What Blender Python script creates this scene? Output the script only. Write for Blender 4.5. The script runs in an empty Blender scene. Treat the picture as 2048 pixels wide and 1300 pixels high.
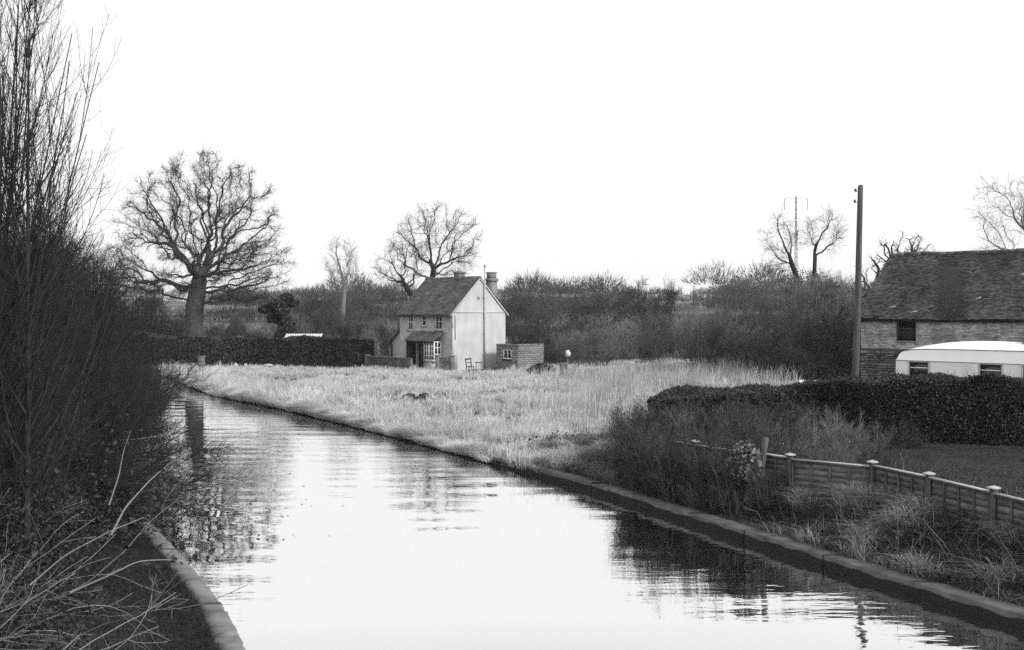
import bpy, bmesh, math, random
import numpy as np
from mathutils import noise as mnoise, Vector

random.seed(11)
rng = np.random.default_rng(11)
PI = math.pi
scene = bpy.context.scene
C = scene.collection

# ------------------------------------------------------------------ camera
EYE = 5.0            # eye height above the water, standing on the canal bridge
FPX = 2200.0         # focal length in pixels of the 2048 px wide photograph
cam_data = bpy.data.cameras.new('camera')
cam = bpy.data.objects.new('camera', cam_data)
C.objects.link(cam)
cam.location = (0, 0, EYE)
cam.rotation_euler = (PI / 2, 0, 0)
cam_data.sensor_width = 36.0
cam_data.lens = 36.0 * FPX / 2048.0
cam_data.shift_y = -28.0 / 2048.0
cam_data.clip_start = 0.1
cam_data.clip_end = 4000
scene.camera = cam

# ------------------------------------------------------------------ sky
SUN_AZ = Vector((0.80, -0.60)).normalized()
SUN_EL = math.radians(29)
world = bpy.data.worlds.new('World')
scene.world = world
world.use_nodes = True
nt = world.node_tree
nt.nodes.clear()
wo = nt.nodes.new('ShaderNodeOutputWorld')
bg = nt.nodes.new('ShaderNodeBackground')
sky = nt.nodes.new('ShaderNodeTexSky')
sky.sky_type = 'NISHITA'
sky.sun_disc = False
sky.sun_elevation = SUN_EL
sky.sun_rotation = math.atan2(SUN_AZ.x, SUN_AZ.y)
sky.dust_density = 3.0
bw = nt.nodes.new('ShaderNodeRGBToBW')
mixw = nt.nodes.new('ShaderNodeMix')
mixw.data_type = 'RGBA'
mixw.inputs[0].default_value = 0.68              # an even, white overcast over most of the blue
mixw.inputs[7].default_value = (12.4, 12.4, 12.4, 1)
nt.links.new(sky.outputs[0], bw.inputs[0])
nt.links.new(bw.outputs[0], mixw.inputs[6])
nt.links.new(mixw.outputs[2], bg.inputs[0])
bg.inputs[1].default_value = 0.1
nt.links.new(bg.outputs[0], wo.inputs[0])

sun_d = bpy.data.lights.new('sun', 'SUN')
sun_d.energy = 2.8
sun_d.angle = math.radians(10)
sun_d.color = (1, 1, 1)
sun = bpy.data.objects.new('sun', sun_d)
C.objects.link(sun)
sd = Vector((SUN_AZ.x * math.cos(SUN_EL), SUN_AZ.y * math.cos(SUN_EL), math.sin(SUN_EL)))
sun.rotation_euler = sd.to_track_quat('Z', 'Y').to_euler()
sun.location = (30, -10, 40)

scene.view_settings.view_transform = 'Standard'
scene.view_settings.look = 'None'
scene.view_settings.exposure = 0.2
scene.view_settings.gamma = 1.0
scene.view_settings.use_curve_mapping = False
scene.cycles.max_bounces = 6
scene.cycles.diffuse_bounces = 2
scene.cycles.glossy_bounces = 3
scene.cycles.transparent_max_bounces = 6
scene.cycles.volume_bounces = 1
scene.cycles.use_denoising = False        # the sampling grain sits well on an old film photograph

# ------------------------------------------------------------------ helpers
def P(px, py, d):
    """the place at distance d that the photograph shows at pixel px, py"""
    return ((px - 1024) / FPX * d, d, EYE - (py - 622) / FPX * d)

def smooth(a, b, x):
    t = np.clip((np.asarray(x, float) - a) / (b - a), 0, 1)
    return t * t * (3 - 2 * t)

def gmat(name, lo, hi, scale=6.0, rough=0.85, bump=0.0, island=0.0, detail=5.0, obj_rand=0.0, spec=0.3, stretch=(1, 1, 1), pos=(0.3, 0.7), trans=0.0):
    """grey procedural material: noise between two greys, with optional variation per loose piece or per object"""
    m = bpy.data.materials.new(name)
    m.use_nodes = True
    t = m.node_tree
    b = t.nodes['Principled BSDF']
    b.inputs['Roughness'].default_value = rough
    b.inputs['Specular IOR Level'].default_value = spec
    tc = t.nodes.new('ShaderNodeTexCoord')
    mp = t.nodes.new('ShaderNodeMapping')
    mp.inputs['Scale'].default_value = stretch
    nz = t.nodes.new('ShaderNodeTexNoise')
    nz.inputs['Scale'].default_value = scale
    nz.inputs['Detail'].default_value = detail
    cr = t.nodes.new('ShaderNodeValToRGB')
    cr.color_ramp.elements[0].position = pos[0]
    cr.color_ramp.elements[1].position = pos[1]
    cr.color_ramp.elements[0].color = (lo, lo, lo, 1)
    cr.color_ramp.elements[1].color = (hi, hi, hi, 1)
    t.links.new(tc.outputs['Object'], mp.inputs[0])
    t.links.new(mp.outputs[0], nz.inputs['Vector'])
    t.links.new(nz.outputs['Fac'], cr.inputs[0])
    col = cr.outputs[0]
    for kind, amt in (('island', island), ('object', obj_rand)):
        if amt <= 0:
            continue
        if kind == 'island':
            g = t.nodes.new('ShaderNodeNewGeometry'); r = g.outputs['Random Per Island']
        else:
            g = t.nodes.new('ShaderNodeObjectInfo'); r = g.outputs['Random']
        mr = t.nodes.new('ShaderNodeMapRange')
        mr.inputs[3].default_value = 1 - amt
        mr.inputs[4].default_value = 1 + amt
        t.links.new(r, mr.inputs[0])
        mx = t.nodes.new('ShaderNodeMix'); mx.data_type = 'RGBA'; mx.blend_type = 'MULTIPLY'
        mx.inputs[0].default_value = 1
        t.links.new(col, mx.inputs[6]); t.links.new(mr.outputs[0], mx.inputs[7])
        col = mx.outputs[2]
    t.links.new(col, b.inputs['Base Color'])
    if trans > 0:
        tl = t.nodes.new('ShaderNodeBsdfTranslucent'); ms = t.nodes.new('ShaderNodeMixShader'); ms.inputs[0].default_value = trans
        om = t.nodes['Material Output']
        t.links.new(col, tl.inputs[0]); t.links.new(b.outputs[0], ms.inputs[1]); t.links.new(tl.outputs[0], ms.inputs[2]); t.links.new(ms.outputs[0], om.inputs[0])
    if bump > 0:
        bp = t.nodes.new('ShaderNodeBump')
        bp.inputs['Strength'].default_value = 0.6
        bp.inputs['Distance'].default_value = bump
        t.links.new(nz.outputs['Fac'], bp.inputs['Height'])
        t.links.new(bp.outputs[0], b.inputs['Normal'])
    return m

def mesh_np(name, V, F):
    """mesh from one vertex array and a list of face arrays (n,3) or (n,4)"""
    me = bpy.data.meshes.new(name)
    V = np.ascontiguousarray(V, dtype=np.float32).reshape(-1, 3)
    F = [np.ascontiguousarray(f, dtype=np.int32) for f in F if len(f)]
    me.vertices.add(len(V))
    me.vertices.foreach_set('co', V.ravel())
    loops = np.concatenate([f.ravel() for f in F])
    tot = np.concatenate([np.full(len(f), f.shape[1], np.int32) for f in F])
    start = np.concatenate([[0], np.cumsum(tot)[:-1]]).astype(np.int32)
    me.loops.add(len(loops))
    me.loops.foreach_set('vertex_index', loops)
    me.polygons.add(len(tot))
    me.polygons.foreach_set('loop_start', start)
    me.polygons.foreach_set('loop_total', tot)
    me.update(calc_edges=True)
    return me

class MB:
    """collects shapes, then links them as ONE mesh object"""
    def __init__(s):
        s.V = []; s.F = {3: [], 4: []}; s.n = 0
    def add(s, V, *Fs):
        V = np.asarray(V, float).reshape(-1, 3)
        for f in Fs:
            f = np.asarray(f, int)
            if f.size:
                s.F[f.shape[1]].append(f + s.n)
        s.V.append(V); s.n += len(V)
        return s
    def box(s, lo, hi, rz=0.0, at=(0, 0, 0), jit=0.0):
        x0, y0, z0 = lo; x1, y1, z1 = hi
        v = np.array([(x0, y0, z0), (x1, y0, z0), (x1, y1, z0), (x0, y1, z0), (x0, y0, z1), (x1, y0, z1), (x1, y1, z1), (x0, y1, z1)], float)
        if jit:
            v += rng.uniform(-jit, jit, v.shape)
        c, sn = math.cos(rz), math.sin(rz)
        v = np.stack([v[:, 0] * c - v[:, 1] * sn + at[0], v[:, 0] * sn + v[:, 1] * c + at[1], v[:, 2] + at[2]], 1)
        return s.hexa(v)
    def hexa(s, v):
        return s.add(v, [(0, 3, 2, 1), (4, 5, 6, 7), (0, 1, 5, 4), (1, 2, 6, 5), (2, 3, 7, 6), (3, 0, 4, 7)])
    def bar(s, a, b, w, h=None):
        """a straight rectangular bar from a to b"""
        a = np.array(a, float); b = np.array(b, float); h = h or w
        t = b - a; t /= np.linalg.norm(t)
        ref = np.array([0, 0, 1.0]) if abs(t[2]) < .9 else np.array([1.0, 0, 0])
        u = np.cross(t, ref); u /= np.linalg.norm(u); v = np.cross(u, t)
        q = [a - u * w / 2 - v * h / 2, b - u * w / 2 - v * h / 2, b + u * w / 2 - v * h / 2, a + u * w / 2 - v * h / 2,
             a - u * w / 2 + v * h / 2, b - u * w / 2 + v * h / 2, b + u * w / 2 + v * h / 2, a + u * w / 2 + v * h / 2]
        return s.hexa(np.array(q))
    def tube(s, pts, rad, sides=8, cap=True):
        pts = np.asarray(pts, float)[None]
        rad = np.broadcast_to(np.asarray(rad, float), (1, pts.shape[1]))
        V, F = tubes(pts, rad, sides)
        k = pts.shape[1]
        s.add(V, F)
        if cap:
            o = s.n - k * sides
            for base, rev in ((o, True), (o + (k - 1) * sides, False)):
                idx = np.arange(sides) + base
                tr = np.array([(idx[0], idx[i + 1], idx[i]) if rev else (idx[0], idx[i], idx[i + 1]) for i in range(1, sides - 1)])
                s.F[3].append(tr)
        return s
    def build(s, name, mat, parent=None, loc=None, rz=None, smooth_=False):
        V = np.concatenate(s.V)
        F = [np.concatenate(s.F[k]) for k in (3, 4) if s.F[k]]
        me = mesh_np(name, V, F)
        me.materials.append(mat)
        if smooth_:
            me.polygons.foreach_set('use_smooth', np.ones(len(me.polygons), bool))
        return link(name, me, parent, loc, rz)

def link(name, me, parent=None, loc=None, rz=None):
    o = bpy.data.objects.new(name, me)
    C.objects.link(o)
    if parent is not None:
        o.parent = parent
    if loc is not None:
        o.location = loc
    if rz is not None:
        o.rotation_euler = (0, 0, rz)
    return o

def tag(o, label=None, cat=None, group=None, kind=None):
    for k, v in (('label', label), ('category', cat), ('group', group), ('kind', kind)):
        if v:
            o[k] = v
    return o

def thing(name, label, cat, loc=(0, 0, 0), rz=0.0, group=None):
    o = bpy.data.objects.new(name, None)
    o.empty_display_size = .3
    C.objects.link(o)
    o.location = loc
    o.rotation_euler = (0, 0, rz)
    return tag(o, label, cat, group)

def copy_tree(o, parent=None):
    c = o.copy()
    C.objects.link(c)
    if parent is not None:
        c.parent = parent
    for ch in list(o.children):
        copy_tree(ch, c)
    return c

# --- branch geometry
def tubes(Pn, R, sides=3):
    """Pn (n,k,3) polylines with radii R (n,k): returns one vertex array and its quads"""
    n, k, _ = Pn.shape
    T = np.gradient(Pn, axis=1) if k > 2 else np.repeat(Pn[:, 1:] - Pn[:, :1], 2, 1)
    T /= np.linalg.norm(T, axis=2, keepdims=True) + 1e-9
    mean = T.mean(1, keepdims=True)
    ref = np.where(np.abs(mean[..., 2:]) < .85, np.array([0, 0, 1.0]), np.array([1.0, 0, 0]))
    A = np.cross(T, np.broadcast_to(ref, T.shape)); A /= np.linalg.norm(A, axis=2, keepdims=True) + 1e-9
    B = np.cross(T, A)
    th = np.arange(sides) / sides * 2 * PI
    ring = A[:, :, None] * np.cos(th)[None, None, :, None] + B[:, :, None] * np.sin(th)[None, None, :, None]
    V = Pn[:, :, None] + ring * R[:, :, None, None]
    i = np.arange(n)[:, None, None] * k * sides; j = np.arange(k - 1)[None, :, None] * sides; q = np.arange(sides)[None, None]
    a = i + j + q; b = i + j + (q + 1) % sides
    F = np.stack([a, b, b + sides, a + sides], -1).reshape(-1, 4)
    return V.reshape(-1, 3), F

def unit(v):
    return v / (np.linalg.norm(v, axis=-1, keepdims=True) + 1e-9)

def grow(Pn, R, per, t0, t1, L, ang, up, wig, k, rs, rtip, bias=1.0, side=None):
    """side shoots on every polyline of Pn"""
    n, kp, _ = Pn.shape
    m = n * per
    par = np.repeat(np.arange(n), per)
    t = t0 + (t1 - t0) * rng.random(m) ** bias
    f = t * (kp - 1); i = np.minimum(f.astype(int), kp - 2); w = (f - i)[:, None]
    base = Pn[par, i] * (1 - w) + Pn[par, i + 1] * w
    tan = unit(Pn[par, i + 1] - Pn[par, i])
    rp = R[par, i] * (1 - w[:, 0]) + R[par, i + 1] * w[:, 0]
    rnd = rng.normal(size=(m, 3))
    if side is not None:
        rnd += np.asarray(side)
    perp = unit(rnd - (rnd * tan).sum(1, keepdims=True) * tan)
    a = np.radians(rng.uniform(ang[0], ang[1], m))[:, None]
    d = unit(np.cos(a) * tan + np.sin(a) * perp)
    ln = rng.uniform(L[0], L[1], m) * (1.15 - .6 * t)
    out = np.zeros((m, k, 3)); out[:, 0] = base
    for s in range(1, k):
        d = unit(d + rng.normal(size=(m, 3)) * wig + np.array([0, 0, up]))
        out[:, s] = out[:, s - 1] + d * (ln / (k - 1))[:, None]
    r0 = np.minimum(rp * .8, rs)
    rr = r0[:, None] + (np.minimum(rtip, r0)[:, None] - r0[:, None]) * np.linspace(0, 1, k)[None] ** .8
    return out, rr

def stems(n, spread, lean, L, up, wig, k, r0, r1, lean_dir=None, straight=0):
    base = np.zeros((n, 3)); ph = rng.uniform(0, 2 * PI, n)
    base[:, 0] = np.cos(ph) * spread * rng.random(n) ** .5; base[:, 1] = np.sin(ph) * spread * rng.random(n) ** .5
    base[:, 2] = -.25
    if n == 1: base[:, :2] = 0
    a = np.radians(rng.uniform(lean[0], lean[1], n))
    d = np.stack([np.sin(a) * np.cos(ph), np.sin(a) * np.sin(ph), np.cos(a)], 1)
    if lean_dir is not None:
        d = unit(d + np.asarray(lean_dir) * rng.uniform(.4, 1, (n, 1)))
    if straight:
        d[:straight] = unit(np.array([[0, 0, 1.0]]) + rng.normal(size=(straight, 3)) * .01)
    ln = rng.uniform(L[0], L[1], n)
    out = np.zeros((n, k, 3)); out[:, 0] = base
    for s in range(1, k):
        d = unit(d + rng.normal(size=(n, 3)) * wig + np.array([0, 0, up]))
        out[:, s] = out[:, s - 1] + d * (ln / (k - 1))[:, None]
    if n == 1: out[:, :, :2] *= .2
    rr = np.linspace(0, 1, k)[None] ** .9 * (r1 - r0) + r0
    return out, np.repeat(rr, n, 0) * rng.uniform(.7, 1.2, (n, 1))

def leaf_faces(pts, size, flat=0.0, aspect=1.5):
    """one small bent leaf (two triangles) at every point"""
    n = len(pts)
    u = unit(rng.normal(size=(n, 3))); w = rng.normal(size=(n, 3)); w[:, 2] *= (1 - flat)
    v = unit(np.cross(u, w))
    nn = np.cross(u, v)
    s = size * rng.uniform(.6, 1.4, (n, 1))
    a = pts - u * s * aspect / 2; b = pts + u * s * aspect / 2
    c = pts + v * s / 2 + nn * s * .15; d = pts - v * s / 2 + nn * s * .15
    V = np.stack([a, c, b, d], 1).reshape(-1, 3)
    i = np.arange(n)[:, None] * 4
    F = np.concatenate([i + np.array([[0, 1, 2]]), i + np.array([[0, 2, 3]])])
    return V, F

def blades(pts, h, w, lean=.35, wind=(0, 0), curl=.35):
    """grass blades: a bent, tapering strip of three triangles each"""
    n = len(pts)
    h = np.broadcast_to(np.asarray(h, float), (n,))[:, None]; w = np.broadcast_to(np.asarray(w, float), (n,))[:, None]
    ph = rng.uniform(0, 2 * PI, n)
    side = np.stack([np.cos(ph), np.sin(ph), np.zeros(n)], 1)
    out = rng.normal(size=(n, 3)) * lean; out[:, 2] = 0; out[:, 0] += wind[0]; out[:, 1] += wind[1]
    mid = pts + out * h * .4 + np.array([0, 0, 1.0]) * h * .6
    tip = pts + out * h * (1 + curl) + np.array([0, 0, 1.0]) * h * (1 - .35 * np.minimum(1, np.linalg.norm(out, axis=1, keepdims=True)))
    V = np.stack([pts - side * w / 2, pts + side * w / 2, mid + side * w * .4, mid - side * w * .4, tip], 1).reshape(-1, 3)
    i = np.arange(n)[:, None] * 5
    return V, i + np.array([[0, 1, 2, 3]]), i + np.array([[3, 2, 4]])

def slivers(base, d, ln, w):
    """long thin triangles: far twigs"""
    n = len(base)
    s = unit(np.cross(d, rng.normal(size=(n, 3))))
    V = np.stack([base - s * w / 2, base + s * w / 2, base + d * ln], 1).reshape(-1, 3)
    return V, np.arange(n)[:, None] * 3 + np.array([[0, 1, 2]])

def fbm(x, y, sc, seed=0.0):
    return np.array([mnoise.noise(Vector((a * sc + seed, b * sc - seed, seed * .37))) for a, b in zip(np.ravel(x), np.ravel(y))]).reshape(np.shape(x))

def vnoise(x, y, sc, seed=0):
    """cheap smooth value noise in -1..1, vectorised"""
    r = np.random.default_rng(seed); tab = r.uniform(-1, 1, (64, 64))
    X = np.asarray(x, float) * sc; Y = np.asarray(y, float) * sc
    i = np.floor(X).astype(int); j = np.floor(Y).astype(int)
    fx = X - i; fy = Y - j; fx = fx * fx * (3 - 2 * fx); fy = fy * fy * (3 - 2 * fy)
    g = lambda a, b: tab[a % 64, b % 64]
    return (g(i, j) * (1 - fx) + g(i + 1, j) * fx) * (1 - fy) + (g(i, j + 1) * (1 - fx) + g(i + 1, j + 1) * fx) * fy

def in_view(p, m=60):
    px = p[:, 0] / np.maximum(p[:, 1], .1) * FPX + 1024
    return (p[:, 1] > 4) & (px > -m) & (px < 2048 + m)

# ------------------------------------------------------------------ materials
M = {}
M['earth'] = gmat('earth', .012, .035, 1.4, .95, .03, detail=8)
M['lawn'] = gmat('lawn_turf', .014, .03, 1.2, .95, .01, detail=8)
M['lawn_blade'] = gmat('lawn_blade', .018, .038, .8, .8, island=.35)
M['towgrass'] = gmat('towpath_grass', .010, .028, 1.5, .85, island=.5)
M['straw'] = gmat('dry_grass', .50, .78, .35, .75, island=.3, trans=.45)
M['midgrass'] = gmat('mid_grass', .07, .20, .6, .8, island=.5, trans=.3)
M['bankgrass'] = gmat('garden_bank_grass', .035, .12, .9, .8, island=.55, trans=.2)
M['reed'] = gmat('dry_reed', .30, .6, .5, .75, island=.5, trans=.35)
M['darkgrass'] = gmat('winter_grass', .018, .065, .7, .8, island=.5)
M['palegrass'] = gmat('bleached_grass', .13, .36, .8, .8, island=.5, trans=.3)
M['bark'] = gmat('bark', .014, .034, 5, .9, .02, detail=8)
M['oakbark'] = gmat('oak_bark', .03, .07, 3, .9, .03, detail=8)
M['twig'] = gmat('twig_bark', .010, .024, 3, .8)
M['twigpale'] = gmat('pale_twig_bark', .09, .22, 1.2, .6, island=.5)
M['fartwig'] = gmat('winter_twigs', .035, .085, .4, .9, obj_rand=.55)
M['fartwigpale'] = gmat('pale_and_hazed_twigs', .11, .2, .4, .9, obj_rand=.3)  # pale bark; on the far ridge the paleness is painted-in haze
M['needles'] = gmat('evergreen_leaf', .02, .045, 2, .7, island=.4)
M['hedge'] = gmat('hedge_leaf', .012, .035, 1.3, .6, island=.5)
M['hedgetop'] = gmat('hedge_leaf_lit_and_grey', .025, .06, 1.3, .6, island=.5)  # paler leaf: light on hedge tops put into colour; also greyer hedge
M['scrubtwig'] = gmat('scrub_twig', .03, .085, 1.4, .8, island=.4)
M['hedgecore'] = gmat('hedge_blocking_core', .012, .025, 4, .95)
M['ivy'] = gmat('ivy_leaf', .05, .18, 2, .45, island=.6)
M['bramble'] = gmat('bramble_leaf', .010, .028, 1.5, .6, island=.5)
M['concrete'] = gmat('concrete_coping', .10, .24, 2.2, .9, .006, detail=10, obj_rand=.08)
M['concretedark'] = gmat('weathered_coping', .06, .15, 2.6, .9, .008, detail=9, obj_rand=.15)
def algae(m, z0):
    t = m.node_tree; b = t.nodes['Principled BSDF']; old = b.inputs['Base Color'].links[0].from_socket
    tc = t.nodes.new('ShaderNodeTexCoord'); sx = t.nodes.new('ShaderNodeSeparateXYZ'); t.links.new(tc.outputs['Object'], sx.inputs[0])
    nz = t.nodes.new('ShaderNodeTexNoise'); nz.inputs['Scale'].default_value = 1.7; nz.inputs['Detail'].default_value = 6; t.links.new(tc.outputs['Object'], nz.inputs['Vector'])
    ma = t.nodes.new('ShaderNodeMath'); ma.operation = 'MULTIPLY_ADD'; ma.inputs[1].default_value = .16; t.links.new(nz.outputs['Fac'], ma.inputs[0]); t.links.new(sx.outputs[2], ma.inputs[2])
    mr = t.nodes.new('ShaderNodeMapRange'); mr.inputs[1].default_value = z0 + .07; mr.inputs[2].default_value = z0 + .10; t.links.new(ma.outputs[0], mr.inputs[0])
    mx = t.nodes.new('ShaderNodeMix'); mx.data_type = 'RGBA'; mx.inputs[6].default_value = (.012, .012, .012, 1)
    t.links.new(mr.outputs[0], mx.inputs[0]); t.links.new(old, mx.inputs[7]); t.links.new(mx.outputs[2], b.inputs['Base Color'])
algae(M['concretedark'], .155)
M['white'] = gmat('white_paint', .74, .82, 2, .5)
M['creamwall'] = gmat('pale_render', .37, .49, 1.3, .9, .004, detail=10, stretch=(1, 1, .6), pos=(.25, .65))
M['housebrick'] = gmat('house_brick', .30, .50, 2.2, .9, .004, detail=9)
M['tile'] = gmat('roof_tile', .085, .165, 1.2, .85, .004, island=.35, detail=8)
M['barntile'] = gmat('barn_tile', .05, .12, .9, .85, .004, island=.5, detail=8)
M['tilepale'] = gmat('broken_tile', .16, .3, 8, .9)
M['brick'] = gmat('barn_brick', .22, .56, 1.6, .9, .003, island=.35, detail=9, pos=(.38, .68))
M['stone'] = gmat('barn_stone', .07, .2, 2.2, .9, .006, obj_rand=.55, detail=9)
M['mortar'] = gmat('mortar', .24, .38, 4, .95, .004)
M['mortardark'] = gmat('dark_mortar', .03, .06, 4, .95, .004)
M['block'] = gmat('outhouse_brick', .15, .23, 3, .9, .004, island=.18)
M['darkwood'] = gmat('dark_wood', .015, .035, 4, .7)
M['wood'] = gmat('weathered_wood', .05, .11, 6, .85, .004, stretch=(1, 1, .15))
M['polewood'] = gmat('pole_wood', .035, .10, 5, .85, .006, stretch=(3, 3, .15), detail=8)
M['slat'] = gmat('fence_board', .06, .19, 3, .85, .004, stretch=(1, 1, 4), obj_rand=.35, detail=8)
M['fencepost'] = gmat('fence_post', .03, .1, 4, .85, .004, stretch=(2, 2, .3), detail=8)
M['capping'] = gmat('fence_capping_lit', .3, .45, 5, .7)  # paler than the boards: light on the top put into colour
M['paper'] = gmat('pale_scrap', .6, .7, 6, .8)
M['palestone'] = gmat('pale_stone', .25, .4, 6, .9, .01)
M['lead'] = gmat('lead', .2, .3, 4, .6)
M['pipe'] = gmat('pipe', .34, .42, 4, .6)
M['wallbrick3'] = gmat('chimney_brick', .14, .24, 2.5, .9, .004)
M['steel'] = gmat('steel', .12, .18, 4, .5)
M['ceramic'] = gmat('dark_ceramic', .02, .04, 4, .25)
M['dark'] = gmat('dark_interior', .006, .012, 4, .9)  # near-black: shade of unlit rooms put into colour; also tyres, blinds
M['iron'] = gmat('corrugated_iron', .5, .68, 3, .6)
M['caravanroof'] = gmat('caravan_roof', .82, .88, 1.5, .4)
M['caravanwall'] = gmat('caravan_panel', .70, .87, 1.8, .4, detail=9, stretch=(1, 1, .4), pos=(.25, .5))
M['farfield'] = gmat('far_pasture', .12, .2, .02, .95)

def glass_mat():
    m = bpy.data.materials.new('window_glass'); m.use_nodes = True
    b = m.node_tree.nodes['Principled BSDF']
    b.inputs['Base Color'].default_value = (.012, .012, .012, 1)
    b.inputs['Roughness'].default_value = .06
    return m
M['glass'] = glass_mat()

def water_mat():
    m = bpy.data.materials.new('canal_water'); m.use_nodes = True
    t = m.node_tree; t.nodes.clear()
    out = t.nodes.new('ShaderNodeOutputMaterial')
    df = t.nodes.new('ShaderNodeBsdfDiffuse'); df.inputs[0].default_value = (.02, .02, .02, 1)
    gl = t.nodes.new('ShaderNodeBsdfGlossy'); gl.inputs[0].default_value = (.90, .90, .90, 1); gl.inputs['Roughness'].default_value = .015
    mx = t.nodes.new('ShaderNodeMixShader')
    fr = t.nodes.new('ShaderNodeFresnel'); fr.inputs[0].default_value = 1.33
    mr = t.nodes.new('ShaderNodeMapRange')
    mr.inputs[1].default_value = .02; mr.inputs[2].default_value = .20
    mr.inputs[3].default_value = .35; mr.inputs[4].default_value = .95
    tc = t.nodes.new('ShaderNodeTexCoord')
    def layer(scale, rot, stretch, detail=2.0):
        mp = t.nodes.new('ShaderNodeMapping'); mp.inputs['Scale'].default_value = stretch; mp.inputs['Rotation'].default_value = (0, 0, rot)
        n = t.nodes.new('ShaderNodeTexNoise'); n.inputs['Scale'].default_value = scale; n.inputs['Detail'].default_value = detail; n.inputs['Roughness'].default_value = .45
        t.links.new(tc.outputs['Object'], mp.inputs[0]); t.links.new(mp.outputs[0], n.inputs['Vector'])
        return n.outputs['Fac']
    a = layer(.75, .12, (.45, 1.4, 1), .4)      # lazy swell lines across the canal
    b = layer(3.2, -.1, (.5, 1.5, 1), 2.0)       # breeze ripples
    c = layer(.07, .3, (1, 1, 1), 1.0)           # patches of calmer and rougher water
    cr = t.nodes.new('ShaderNodeMapRange'); cr.inputs[1].default_value = .38; cr.inputs[2].default_value = .62; cr.inputs[3].default_value = .04; cr.inputs[4].default_value = .42
    t.links.new(c, cr.inputs[0])
    m1 = t.nodes.new('ShaderNodeMath'); m1.operation = 'MULTIPLY'; t.links.new(b, m1.inputs[0]); t.links.new(cr.outputs[0], m1.inputs[1])
    m2 = t.nodes.new('ShaderNodeMath'); m2.operation = 'MULTIPLY_ADD'; t.links.new(a, m2.inputs[0]); m2.inputs[1].default_value = 1.0; t.links.new(m1.outputs[0], m2.inputs[2])
    bp = t.nodes.new('ShaderNodeBump'); bp.inputs['Strength'].default_value = 1.0; bp.inputs['Distance'].default_value = .021
    t.links.new(m2.outputs[0], bp.inputs['Height'])
    t.links.new(bp.outputs[0], gl.inputs['Normal'])
    t.links.new(fr.outputs[0], mr.inputs[0]); t.links.new(mr.outputs[0], mx.inputs[0])
    t.links.new(df.outputs[0], mx.inputs[1]); t.links.new(gl.outputs[0], mx.inputs[2])
    t.links.new(mx.outputs[0], out.inputs[0])
    return m
M['water'] = water_mat()

# ------------------------------------------------------------------ terrain
# banks of the canal, each as X against Y (distance from the bridge)
XR = np.array([(-20, 18), (0, 14.2), (17.2, 8.0), (20.5, 6.45), (25.4, 4.35), (30, 2.4), (35.9, -.64), (40, -2.75), (48, -7.1), (55, -11.2), (64.7, -17.5), (74, -21.9), (81, -24.6), (84, -27), (87, -33), (90, -45), (94, -80), (98, -160), (100, -600)])
XL = np.array([(-20, 3.5), (0, .3), (8, -1.3), (13, -2.75), (16.2, -3.93), (17.97, -4.63), (19.7, -5.44), (21.6, -6.36), (23.66, -7.41), (25.6, -8.4), (27.8, -9.54), (40, -15.6), (50, -20.6), (60, -26.2), (68, -31.5), (73, -38), (77, -50), (80, -75), (83, -160), (84, -600)])
def xr(y): return np.interp(y, XR[:, 0], XR[:, 1])
def xl(y): return np.interp(y, XL[:, 0], XL[:, 1])

def gh(x, y):
    """height of the ground"""
    x = np.asarray(x, float); y = np.asarray(y, float)
    sr = (x - xr(y)) * .88; sl = (xl(y) - x) * .88
    inside = (sr < 0) & (sl < 0)
    far = smooth(90, 450, y) * 6.0 + smooth(400, 850, y) * 5.0 + smooth(120, 420, np.abs(x)) * 3 * smooth(60, 300, y)
    garden = smooth(40, 30, y)
    back = smooth(6, 14, x) * (1 - garden)
    lump = vnoise(x, y, .55, 3) * .07 + vnoise(x, y, .16, 4) * .10
    hr = .06 + smooth(0, 1.6, sr) * .30 + smooth(1.5, 8, sr) * .16
    hr = hr * (1 - garden) + garden * (.12 + smooth(.2, .45, sr) * .1 + smooth(.45, 2.6, sr) * .58 + smooth(2.5, 6, sr) * .15)
    hr = hr + back * .4 + lump * smooth(.4, 2, sr) * (1 - garden * .6)
    hl = -.02 + smooth(.25, .5, sl) * .18 + smooth(.5, 6, sl) * .7 + lump * smooth(.6, 2, sl)
    h = np.where(sr >= 0, hr, hl) + far
    return np.where(inside, -.9, h)

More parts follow.
